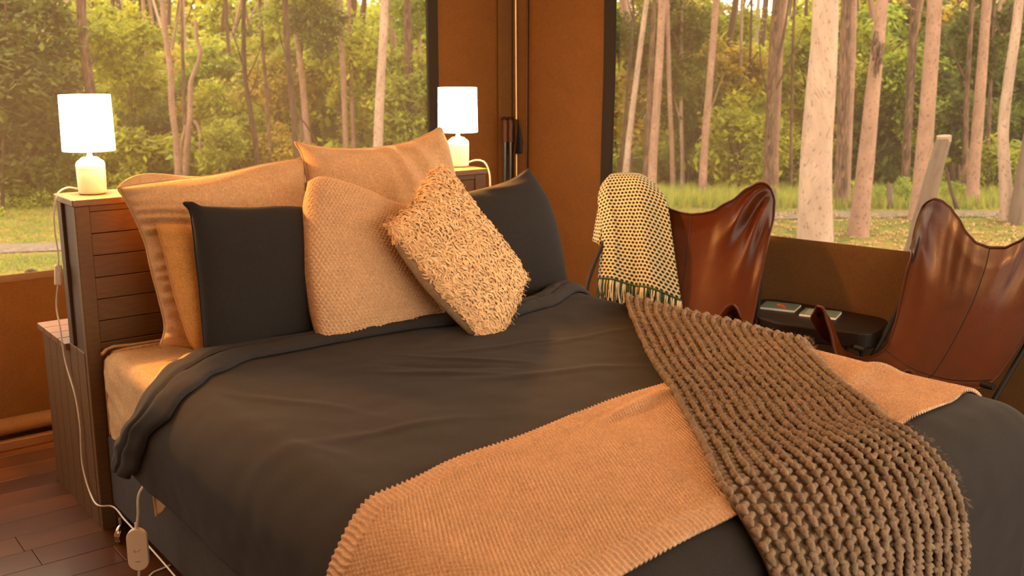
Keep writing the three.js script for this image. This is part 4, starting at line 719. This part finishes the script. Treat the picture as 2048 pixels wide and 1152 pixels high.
function tree(label, pts, range, w0, w1, mat, o = {}) {               // pts in the photo, top to bottom; w0, w1 its width there
  const P = pts.map(([x, y]) => atRange(x, y, range)), px = range / FOCAL / Math.cos(PITCH) * 1.0, r0 = w0 / 2 * px, r1 = w1 / 2 * px, a = P[0], b = P[P.length - 1];
  const up = a.clone().sub(P[1]).normalize(), base = b.clone(), dn = b.clone().sub(P[P.length - 2]).normalize();
  const gy = ground(b.x, b.z) - 0.1; if (b.y > gy) { base.addScaledVector(dn, (b.y - gy) / Math.max(0.3, -dn.y)); base.y = gy; }
  const topY = o.top ?? (a.y + 5.5); const tip = a.clone().addScaledVector(up, (topY - a.y) / Math.max(0.3, up.y));
  const all = o.noTop ? [...P] : [tip, a.clone().lerp(tip, 0.4), ...P]; if (base.distanceTo(b) > 0.05) all.push(base);
  const L = all[0].y - all[all.length - 1].y, seed = treeSeed++;
  const t = thing(o.name ?? 'gum_tree', label, o.cat ?? 'tree', [base.x, gy + 0.1, base.z], o.group);
  const rad = (v) => { const y = lerp(all[0].y, all[all.length - 1].y, v), k = clamp((y - b.y) / Math.max(0.1, a.y - b.y), -0.6, 2.5); let r = lerp(r1, r0, k); if (k > 1) r = r0 * Math.max(0.25, 1 - 0.22 * (k - 1)); const fl = o.flare ?? 0.35; return r * (1 + fl * Math.exp(-(y - gy) / 0.28)); };
  const tr = part(t, 'trunk', taperTube(all, rad, o.seg ?? 60, o.sides ?? 14, 0.10, seed * 3.1, 2 * Math.PI * r1), mat);
  if (o.branches) for (const br of o.branches) { const q = br.p.map(([x, y], i) => atRange(x, y, range + (br.dz ?? 0) * i)); part(t, 'branch', taperTube(q.reverse(), (v) => lerp(br.w * 0.3, br.w, v) / 2 * px, 24, 7, 0.1, seed), mat); }
  if (!o.noTop && !o.noCrown) { const f = new THREE.Mesh(airy[seed % 3], leafM[seed % 5]); f.name = 'crown'; f.position.set(tip.x - base.x, topY + 0.6 - gy, tip.z - base.z); f.scale.setScalar(1.9); f.rotation.y = seed; shade(f); t.add(f); }
  return t;
}
// right window
tree('massive pale smooth-barked gum trunk standing closest, at the middle of the right window', [[1652, -20], [1648, 100], [1640, 200], [1634, 290], [1631, 390], [1631, 485]], 11.6, 47, 66, bark.pale, { sides: 28, seg: 140, flare: 0.16, branches: [{ p: [[1622, 290], [1606, 284], [1601, 281]], w: 22 }] });
{
  const t = tree('leaning pink gum trunk with a collar of peeling bark high up', [[1766, -20], [1757, 80], [1748, 160], [1738, 260], [1729, 350], [1722, 420], [1716, 470]], 12.0, 21, 36, bark.pink, { sides: 20, seg: 100 });
  const r = rng(3); for (let i = 0; i < 12; i++) { const y0 = 58 + r() * 60, xx = 1758 - (y0 - 80) * 0.09 + (r() - 0.5) * 20, d = 11.86 - 0.06 * r(), L = 18 + 34 * r(); const a = atRange(xx, y0, d), b = atRange(xx - L * 0.08 + 5 * (r() - 0.5), y0 + L, d - 0.05 * r()), w = 0.02 + 0.02 * r(); part(t, 'peeling_bark', sheet(3, 8, (u, v) => a.clone().lerp(b, v).addScaledVector(SIDE, (u - 0.5) * w).addScaledVector(FLAT, -0.03 * Math.sin(v * 3.1 + i) + 0.02 * u), (u, v) => [u * 0.1, v], 0.006), bark.brown); }
}
tree('straight pinkish trunk just left of the sawn-off leaning stump', [[1871, -20], [1866, 60], [1857, 190], [1848, 300], [1838, 417], [1828, 480]], 13.2, 27, 33, bark.pink, { sides: 18, branches: [{ p: [[1853, 28], [1815, 12], [1795, -8]], w: 7 }, { p: [[1851, 224], [1878, 212], [1898, 203]], w: 4 }] });
{
  const t = tree('weathered leaning trunk sawn off square at the top, in front of the pink trunks', [[1888, 277], [1872, 330], [1855, 395], [1836, 470], [1818, 545]], 9.6, 27, 40, bark.weathered, { name: 'tree_stump', cat: 'stump', noTop: true, sides: 18, flare: 0.1 });
  const a = atRange(1888, 277, 9.6), rr = 27 / 2 * 9.6 / FOCAL; part(t, 'sawn_top', new THREE.CylinderGeometry(rr * 1.04, rr * 1.02, 0.05, 20).rotateZ(0.12).translate(a.x, a.y, a.z), bark.cut);
}
tree('smooth grey-pink trunk second from the right edge of the right window', [[1975, -20], [1968, 80], [1957, 230], [1948, 340], [1944, 405]], 14.9, 17, 23, bark.pink, {});
tree('pale curving trunk at the right end of the right window with a flared foot', [[2040, -20], [2032, 60], [2016, 170], [2006, 260], [2010, 350], [2018, 452]], 12.9, 17, 24, bark.pale, { flare: 0.7 });
tree('trunk cut by the right edge of the photo, its foot flaring', [[2075, 100], [2062, 230], [2048, 320], [2036, 400], [2032, 455]], 12.7, 14, 22, bark.weathered, { flare: 0.6 });
tree('dull grey dead trunk behind the bright green bush in the right window', [[1833, -20], [1827, 60], [1820, 190], [1813, 300], [1809, 396]], 17, 15, 15, bark.brown, { noCrown: true });
tree('slim trunk with a long forked side branch right of the sawn stump', [[1946, -20], [1940, 80], [1934, 180], [1931, 290], [1929, 402]], 16.5, 8, 11, bark.brown, { branches: [{ p: [[1933, 165], [1908, 112], [1882, 60], [1862, 30]], w: 6 }] });
tree('thin pole-like sapling between two grey-pink trunks at right', [[1990, -20], [1983, 120], [1977, 270], [1971, 404]], 17, 6, 8, bark.brown, {});
tree('double brown trunk close behind the massive pale gum, its left stem', [[1694, -20], [1690, 120], [1686, 260], [1680, 415]], 14.4, 20, 24, bark.brown, { sides: 16 });
tree('double brown trunk close behind the massive pale gum, its right stem', [[1708, -20], [1704, 120], [1697, 280], [1692, 415]], 14.7, 12, 14, bark.pink, {});
tree('tall forked brown trunk right of the left leather chair tip, thick stem', [[1556, -20], [1549, 60], [1543, 180], [1538, 280], [1535, 400]], 17.5, 17, 18, bark.brown, { branches: [{ p: [[1545, 150], [1565, 80], [1580, -10]], w: 9 }, { p: [[1540, 210], [1522, 130], [1518, 60]], w: 5 }, { p: [[1546, 190], [1590, 100], [1612, 50]], w: 5 }] });
tree('brown trunk touching the thick forked one on its right side', [[1571, -20], [1562, 70], [1557, 190], [1552, 300], [1549, 410]], 17.8, 10, 12, bark.pink, {});
tree('slender straight stem left of the massive pale gum', [[1590, -20], [1586, 100], [1583, 250], [1581, 412]], 18, 5, 7, bark.brown, {});
tree('pinkish straight trunk in the middle of the right window behind the left chair', [[1434, -20], [1428, 60], [1418, 180], [1409, 300], [1402, 425]], 17, 12, 15, bark.pink, { branches: [{ p: [[1430, 40], [1452, 10], [1466, -12]], w: 5 }, { p: [[1410, 250], [1432, 190], [1446, 150]], w: 4 }] });
tree('thin trunk rising from behind the leather chair back, paler at the foot', [[1336, 60], [1339, 187], [1344, 300], [1348, 417]], 19, 8, 10, bark.pink, {});
tree('thin pale trunk beside the one behind the dotted throw', [[1363, 100], [1362, 240], [1365, 320], [1364, 417]], 20, 6, 9, bark.pale, { branches: [{ p: [[1362, 250], [1348, 190], [1341, 150]], w: 4 }] });
tree('leaning orange-pink trunk at the left of the right window', [[1296, -20], [1284, 70], [1271, 170], [1260, 260], [1250, 360]], 17, 9, 12, bark.pale, {});
tree('brown trunk with a dark scar behind the top of the dotted throw', [[1325, -20], [1321, 80], [1315, 180], [1309, 270], [1303, 380]], 16.5, 14, 17, bark.pink, { branches: [{ p: [[1318, 140], [1316, 170], [1312, 235]], w: 8, dz: -0.1 }] });
tree('narrow brown trunk left of the scarred one', [[1310, -20], [1305, 80], [1299, 190], [1292, 360]], 17.4, 8, 12, bark.brown, {});
tree('thin dark crooked stem against the bright sky at the window edge', [[1263, -20], [1268, 30], [1262, 100], [1254, 190], [1244, 330]], 18, 5, 7, bark.dark, { branches: [{ p: [[1266, 40], [1256, 5], [1250, -15]], w: 3 }] });
tree('slim pale snag in the middle distance left of the massive gum', [[1482, 120], [1481, 208], [1482, 290], [1480, 366]], 22, 6, 7, bark.pale, { branches: [{ p: [[1481, 230], [1470, 215], [1466, 200]], w: 3 }] });
tree('slim brown stem beside the pale snag', [[1502, 60], [1499, 180], [1498, 270], [1497, 366]], 22, 5, 7, bark.brown, {});
{
  const r = rng(8); const posts = [[1779, 367, 412, 12, 14.4, 'short grey timber post standing in the grass right of the leaning gum'], [1547, 378, 425, 11, 13.9, 'short grey post just right of the left leather chair tip']];
  for (const [x, y0, y1, w, d, lb] of posts) tree(lb, [[x, y0], [x, (y0 + y1) / 2], [x, y1]], d, w, w + 1, bark.weathered, { name: 'post', cat: 'post', noTop: true, flare: 0, seg: 8, sides: 8 });
  const fb = thing('fallen_branch', 'reddish broken branch leaning beside the sawn stump', 'branch', atRange(1907, 395, 14).toArray());
  const q = [[1887, 326], [1894, 345], [1900, 372], [1908, 398], [1914, 420]].map(([x, y]) => atRange(x, y, 14.2)); part(fb, 'limb', taperTube(q, (v) => lerp(0.012, 0.035, v), 20, 8, 0.15, 5), bark.brown);
  part(fb, 'twig', taperTube([[1884, 348], [1890, 352], [1897, 362]].map(([x, y]) => atRange(x, y, 14.2)), () => 0.012, 8, 6, 0.1, 2), bark.brown);
}
// left window
tree('dark red-brown trunk rising directly behind the left lamp', [[161, -20], [165, 60], [172, 120], [180, 175], [186, 260], [190, 350]], 15, 18, 22, bark.brown, { branches: [{ p: [[176, 140], [200, 100], [214, 75]], w: 4 }] });
tree('wavy pale trunk right of the left lamp, bending near the foot', [[323, -20], [330, 60], [342, 150], [344, 215], [352, 280], [357, 360]], 18, 10, 13, bark.pink, { branches: [{ p: [[344, 95], [352, 50], [360, 20], [361, -20]], w: 7 }] });
tree('straight thin dark stem close beside the wavy pale trunk', [[361, -20], [364, 60], [366, 130], [370, 260], [372, 350]], 20, 6, 7, bark.brown, {});
tree('gnarled snag with a crooked upper limb above the left cream pillow', [[391, 40], [394, 80], [401, 105], [390, 140], [382, 165], [380, 230], [374, 300], [372, 360]], 19, 6, 14, bark.pink, { noCrown: true, noTop: true, branches: [{ p: [[388, 240], [398, 260], [400, 330]], w: 8 }, { p: [[372, 250], [362, 300], [366, 340]], w: 8 }] });
tree('faint slender trunk between the left lamp and the wavy trunk', [[284, -20], [290, 60], [296, 140], [304, 220], [311, 350]], 22, 7, 9, bark.pink, {});
tree('dark slender trunk with spreading twigs at the middle of the left window', [[488, -20], [487, 70], [490, 150], [500, 220], [512, 290], [516, 340]], 18, 7, 11, bark.dark, { branches: [{ p: [[488, 140], [470, 80], [452, 40]], w: 4 }, { p: [[490, 165], [516, 110], [528, 60]], w: 4 }, { p: [[494, 200], [512, 160], [518, 120]], w: 4 }] });
tree('straight thin brown stem right of the dark slender trunk', [[518, -20], [523, 60], [530, 150], [536, 240], [543, 340]], 18.6, 6, 8, bark.brown, {});
tree('dark stringy-barked trunk above the seam between the cream pillows', [[569, -20], [572, 40], [576, 110], [585, 200], [594, 320]], 16, 11, 12, bark.dark, { branches: [{ p: [[578, 130], [562, 80], [556, 40]], w: 3 }] });
tree('pale trunk leaning away right of the stringy-barked one', [[586, -20], [592, 50], [599, 110], [608, 200], [618, 310]], 19, 9, 13, bark.pink, {});
tree('tall thin trunk above the right cream pillow, left one of a close pair', [[677, -20], [681, 50], [686, 140], [692, 300]], 19, 9, 11, bark.pink, {});
tree('tall thin trunk above the right cream pillow, right one of a close pair', [[697, -20], [699, 60], [703, 160], [708, 300]], 20, 8, 9, bark.pink, {});
tree('smooth pale gum trunk left of the black canvas edge', [[770, -20], [767, 60], [762, 150], [758, 230], [756, 320]], 16, 15, 19, bark.pale, { sides: 16 });
tree('broad dull brown trunk nearest the black canvas edge', [[814, -20], [816, 90], [820, 190], [824, 320]], 19, 14, 18, bark.brown, {});
tree('thin pale branching sapling against the canvas edge', [[838, 40], [842, 130], [845, 220], [847, 320]], 20, 5, 7, bark.pale, { branches: [{ p: [[843, 150], [832, 110], [826, 80]], w: 3 }] });
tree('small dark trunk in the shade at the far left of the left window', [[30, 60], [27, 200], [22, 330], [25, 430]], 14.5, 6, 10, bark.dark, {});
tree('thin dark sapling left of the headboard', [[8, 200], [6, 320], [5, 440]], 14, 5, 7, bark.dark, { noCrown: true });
{
  const fb = thing('fallen_branch', 'long thin dead branch sloping down behind the dark slender trunk', 'branch', atRange(608, 240, 17.5).toArray());
  part(fb, 'limb', taperTube([[425, 126], [470, 140], [520, 165], [570, 205], [612, 250], [640, 300]].map(([x, y]) => atRange(x, y, 17.5)), (v) => lerp(0.008, 0.018, v), 30, 6, 0.1, 6), bark.dark);
}

// ---------------------------------------------------------------- outside: bushes, saplings and the wood beyond
{
  const r = rng(2024), kinds = ['olive green', 'bright yellow-green', 'dark green', 'golden brown', 'fresh green'];
  const bush = (x, y, range, rad, k, sy = 1, soft = false) => {
    const P = atRange(x, y, range), side = x < 1000 ? 'left' : 'right', where = range < 19 ? 'near' : range < 30 ? 'mid' : 'far';
    const g = `${kinds[k]} ${where} shrubs beyond the ${side} window`, lb = `leafy ${kinds[k]} shrub ${where === 'near' ? 'close behind the path' : where === 'mid' ? 'among the trunks' : 'deep in the wood'} beyond the ${side} window`;
    plant('shrub', lb, 'shrub', g, P, rad, (soft ? airy : bushes)[Math.floor(r() * (soft ? 3 : 4))], leafM[k], stems[Math.floor(r() * 2)], r() * 6.28, sy);
  };
  // shade mass at far left, and single bushes that stand out
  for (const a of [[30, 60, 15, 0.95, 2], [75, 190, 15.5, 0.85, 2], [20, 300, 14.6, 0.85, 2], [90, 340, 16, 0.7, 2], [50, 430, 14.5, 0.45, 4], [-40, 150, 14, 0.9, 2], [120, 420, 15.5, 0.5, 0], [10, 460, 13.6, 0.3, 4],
    [260, 170, 22, 0.8, 1], [440, 215, 21, 0.6, 1], [490, 250, 21, 0.55, 1], [300, 260, 21, 0.6, 2], [420, 160, 24, 0.8, 4], [640, 45, 17.5, 0.55, 2], [600, 20, 18, 0.6, 0], [560, 300, 19, 0.5, 3], [720, 210, 22, 0.7, 1], [800, 150, 24, 0.8, 0], [820, 30, 20, 0.5, 4], [230, 90, 24, 0.9, 0], [440, 290, 18, 0.45, 0],
    [1830, 170, 19, 0.75, 4], [1845, 250, 18.5, 0.6, 4], [1800, 390, 15.6, 0.28, 4], [1770, 400, 15.4, 0.22, 4], [1690, 390, 15.5, 0.25, 4], [1910, 400, 15.5, 0.28, 4], [1520, 270, 24, 0.8, 1], [1440, 330, 22, 0.7, 1], [1380, 300, 21, 0.55, 0], [1460, 150, 22, 0.9, 3], [1430, 60, 24, 0.9, 0], [1340, 40, 22, 0.7, 3], [1280, 120, 22, 0.7, 3], [1990, 60, 17, 0.7, 2], [1930, 250, 18, 0.6, 2], [1990, 330, 17, 0.5, 0], [1240, 70, 19, 0.5, 2], [1620, 330, 20, 0.6, 1], [1760, 250, 20, 0.7, 2], [1750, 120, 21, 0.8, 0], [1900, 120, 20, 0.8, 2]]) bush(...a);
  // wattle and saplings filling the gully, in depth order
  for (const [t, n, yy, y1, R] of [[20, 12, 60, 330, 0.75], [26, 18, 40, 320, 1.1], [34, 22, 40, 300, 1.5], [44, 22, 30, 240, 2.0]])
    for (const [xa, xb, only] of [[-60, 880, 0], [1220, 2100, 0], [-420, -60, 26], [2100, 2640, 26]]) if (t >= only) for (let i = 0; i < (only ? n / 2 : n); i++) {
      const x = lerp(xa, xb, (i + r()) / (only ? n / 2 : n)), y = lerp(yy, y1, r()), q = r(); let k = q < 0.34 ? 0 : q < 0.60 ? 1 : q < 0.72 ? 2 : q < 0.86 ? 3 : 4; if (x > 1700 && r() < 0.5) k = 2;
      bush(x, y, t * (0.93 + 0.14 * r()), R * (0.7 + 0.6 * r()), k, 0.85 + 0.3 * r(), r() < 0.4);
    }
  // thin trunks deep in the wood
  const pole = taperTube([[0.10, 1, 0.05], [0.03, 0.7, 0.02], [-0.02, 0.4, 0.0], [0.01, 0.15, 0.01], [0, 0, 0]], (v) => lerp(0.55, 1, v) * 0.0046, 24, 8, 0.12, 4), fork = taperTube([[0.20, 0.93, 0.08], [0.10, 0.72, 0.03], [0.0, 0.5, 0.0]], (v) => lerp(0.3, 0.7, v) * 0.0042, 12, 6, 0.1, 7);
  const poleM = [bark.pink, bark.brown, bark.pale, bark.brown], poleName = ['pinkish', 'brown', 'pale', 'brown'];
  for (const [xa, xb, n, sd] of [[-20, 860, 34, 'left'], [1240, 2060, 36, 'right']]) for (let i = 0; i < n; i++) {
    const t = 19.5 + 20 * r() * r() + 6 * r(), x = lerp(xa, xb, (i + r()) / n), P = atRange(x, 300, t), k = Math.floor(r() * 4); P.y = ground(P.x, P.z) - 0.1;
    const o = new THREE.Group(); o.name = numbered('slender_tree'); o.position.copy(P); const h = 11 + 6 * r(), q = (0.7 + 0.7 * r()); o.scale.set(h * q, h, h * q); o.rotation.set(0.05 * (r() - 0.5), r() * 6.28, 0.08 * (r() - 0.5));
    const a = new THREE.Mesh(pole, poleM[k]); a.name = 'trunk'; o.add(a); const b = new THREE.Mesh(fork, poleM[k]); b.name = 'branch'; o.add(b);
    tag(o, `slender ${poleName[k]} trunk deep in the wood beyond the ${sd} window`, 'tree', `slender ${poleName[k]} trunks beyond the ${sd} window`); shade(o); scene.add(o);
  }
  // the far slope: rows of crowns up to the treeline
  for (const [t, n, h] of [[58, 26, 3.4], [74, 30, 4.2], [92, 32, 5.0]]) for (let i = 0; i < n; i++) {
    const u = (i + 0.8 * r()) / n, s = (u - 0.48) * t * 1.6, P = place(s, t * (0.95 + 0.1 * r())), px = 1024 + s / t * FOCAL * 0.98, gap = (px > 1240 && px < 1330) || (px > 1670 && px < 1790) ? -1.7 : px < 1000 ? 1.0 : px > 1800 ? 0.5 : 0;
    const top = 1.5 + t * (0.036 + 0.006 * r()) + gap * (t / 60), R = h * (0.75 + 0.4 * r()); P.y = t < 70 ? top - R - 3.2 * r() - 1 : top - R * 0.95;
    const k = Math.floor(r() * 5), o = plant('forest_tree', `${kinds[k]} tree crown on the far wooded slope`, 'tree', `${kinds[k]} crowns on the far slope`, P, R, bushes[Math.floor(r() * 4)], leafM[k === 2 ? 0 : k], stems[0], r() * 6.28, 1.15);
  }
  // far undergrowth under the crowns, past counting
  {
    const list = [], q = new THREE.Quaternion(), E3 = new THREE.Euler();
    for (let i = 0; i < 900; i++) { const t = 19 + 70 * r() * r() + 20 * r(), s = (r() - 0.5) * t * 1.3, P = place(s, t); P.y = ground(P.x, P.z) + 0.5; q.setFromEuler(E3.set(0, r() * 6.28, 0)); const R = 0.5 + t * 0.022; list.push(new THREE.Matrix4().compose(P, q, new V3(R, R * 0.9, R))); }
    const small = leafMass(99, 420, 14, 0.30, 0.8, 0.2), m = new THREE.InstancedMesh(small, leafM[0], list.length); m.name = 'undergrowth'; const c = new THREE.Color(); list.forEach((a, i) => { m.setMatrixAt(i, a); const h = 0.7 + 0.5 * r(); m.setColorAt(i, c.setRGB(h * (0.9 + 0.2 * r()), h, h * 0.9)); }); tag(m, 'low tangled green undergrowth covering the floor of the wood', 'undergrowth', null, 'stuff'); m.castShadow = m.receiveShadow = true; scene.add(m);
  }
  // grass
  const blade = () => { const g = []; for (let i = 0; i < 7; i++) { const a = i * 0.9 + 0.3, h = 0.6 + 0.4 * ((i * 37) % 10) / 10, lean = 0.25 + 0.35 * ((i * 53) % 10) / 10, x = 0.16 * Math.cos(a * 2.1), z = 0.16 * Math.sin(a * 1.7); g.push(grid(1, 3, (u, v) => new V3(x + Math.cos(a) * lean * v * v + (u - 0.5) * 0.09 * (1 - v) * -Math.sin(a), h * v * (1 - 0.2 * v), z + Math.sin(a) * lean * v * v + (u - 0.5) * 0.09 * (1 - v) * Math.cos(a)))); } return merge(g); };
  const bl = blade(), tuft = (count, fn, mat, label) => { const list = [], q = new THREE.Quaternion(), E3 = new THREE.Euler(), c = new THREE.Color(), m = new THREE.InstancedMesh(bl, mat, count); m.name = numbered('grass'); for (let i = 0; i < count; i++) { const [P, h, w] = fn(); q.setFromEuler(E3.set(0, r() * 6.28, 0)); m.setMatrixAt(i, new THREE.Matrix4().compose(P, q, new V3(w, h, w))); const k = 0.7 + 0.6 * r(); m.setColorAt(i, c.setRGB(k * (0.85 + 0.35 * r()), k, k * 0.8)); } m.castShadow = m.receiveShadow = true; tag(m, label, 'grass', null, 'stuff'); scene.add(m); };
  const gM = std({ color: lin(0.30, 0.34, 0.06), transmission: 0.3, thickness: 0, roughness: 1, side: THREE.DoubleSide }), dM = std({ color: lin(0.34, 0.29, 0.10), transmission: 0.25, thickness: 0, roughness: 1, side: THREE.DoubleSide });
  const onG = (s, t) => { const P = place(s, t); P.y = ground(P.x, P.z); return P; };
  tuft(9000, () => { const t = 7 + 9 * r(), s = -t * (0.60 - 0.22 * r()); const pth = Math.abs(t - 11.05 - (s + 5.3) * 0.1) < 0.35; return [onG(s, t), (pth ? 0.015 : 0.05) * (0.6 + 0.8 * r()), 0.06]; }, gM, 'short green mown grass seen left of the headboard');
  tuft(15000, () => { const t = 9.5 + 9 * r(), s = t * (0.06 + 0.62 * r()); return [onG(s, t), (t > 14.2 ? 0.22 : 0.045) * (0.5 + r()), t > 14.2 ? 0.12 : 0.055]; }, gM, 'green grass growing round the trunks beyond the right window');
  tuft(2500, () => { const t = 9 + 5 * r(), s = t * (0.20 + 0.36 * r()); return [onG(s, t), 0.035 * (0.5 + r()), 0.05]; }, dM, 'dry straw coloured grass by the path beyond the right window');
  // leaf litter
  const lit = leafMass(5, 6, 1, 0.5, 0.1, 0), lm = new THREE.InstancedMesh(lit, std({ color: lin(0.40, 0.29, 0.19), vertexColors: true, roughness: 1, side: THREE.DoubleSide }), 700); lm.name = 'leaf_litter';
  for (let i = 0; i < 700; i++) { const t = 9 + 4.6 * r(), s = t * (0.25 + 0.28 * r()), P = onG(s, t); P.y += 0.02; lm.setMatrixAt(i, new THREE.Matrix4().compose(P, new THREE.Quaternion().setFromEuler(new THREE.Euler(0, r() * 6.28, 0)), new V3(0.09, 0.05, 0.09))); }
  tag(lm, 'pale fallen leaves and bark scattered on the ground by the big trunk', 'leaf litter', null, 'stuff'); lm.castShadow = lm.receiveShadow = true; scene.add(lm);
  const st = thing('stone', 'small dark stone lying in the grass left of the headboard', 'stone', onPlane(62, 547, new V3(0, -0.5, 0), new V3(0, 1, 0)).toArray());
  const sg = new THREE.IcosahedronGeometry(0.04, 3); { const p = sg.attributes.position; for (let i = 0; i < p.count; i++) { const k = 1 + 0.5 * N(p.getX(i) * 30, p.getY(i) * 30, p.getZ(i) * 30); p.setXYZ(i, p.getX(i) * k * 1.3, p.getY(i) * k * 0.7, p.getZ(i) * k); } sg.computeVertexNormals(); }
  const sp = st.position; part(st, 'rock', sg.translate(sp.x, sp.y + 0.015, sp.z), bark.dark);
}

renderer.render(scene, camera);
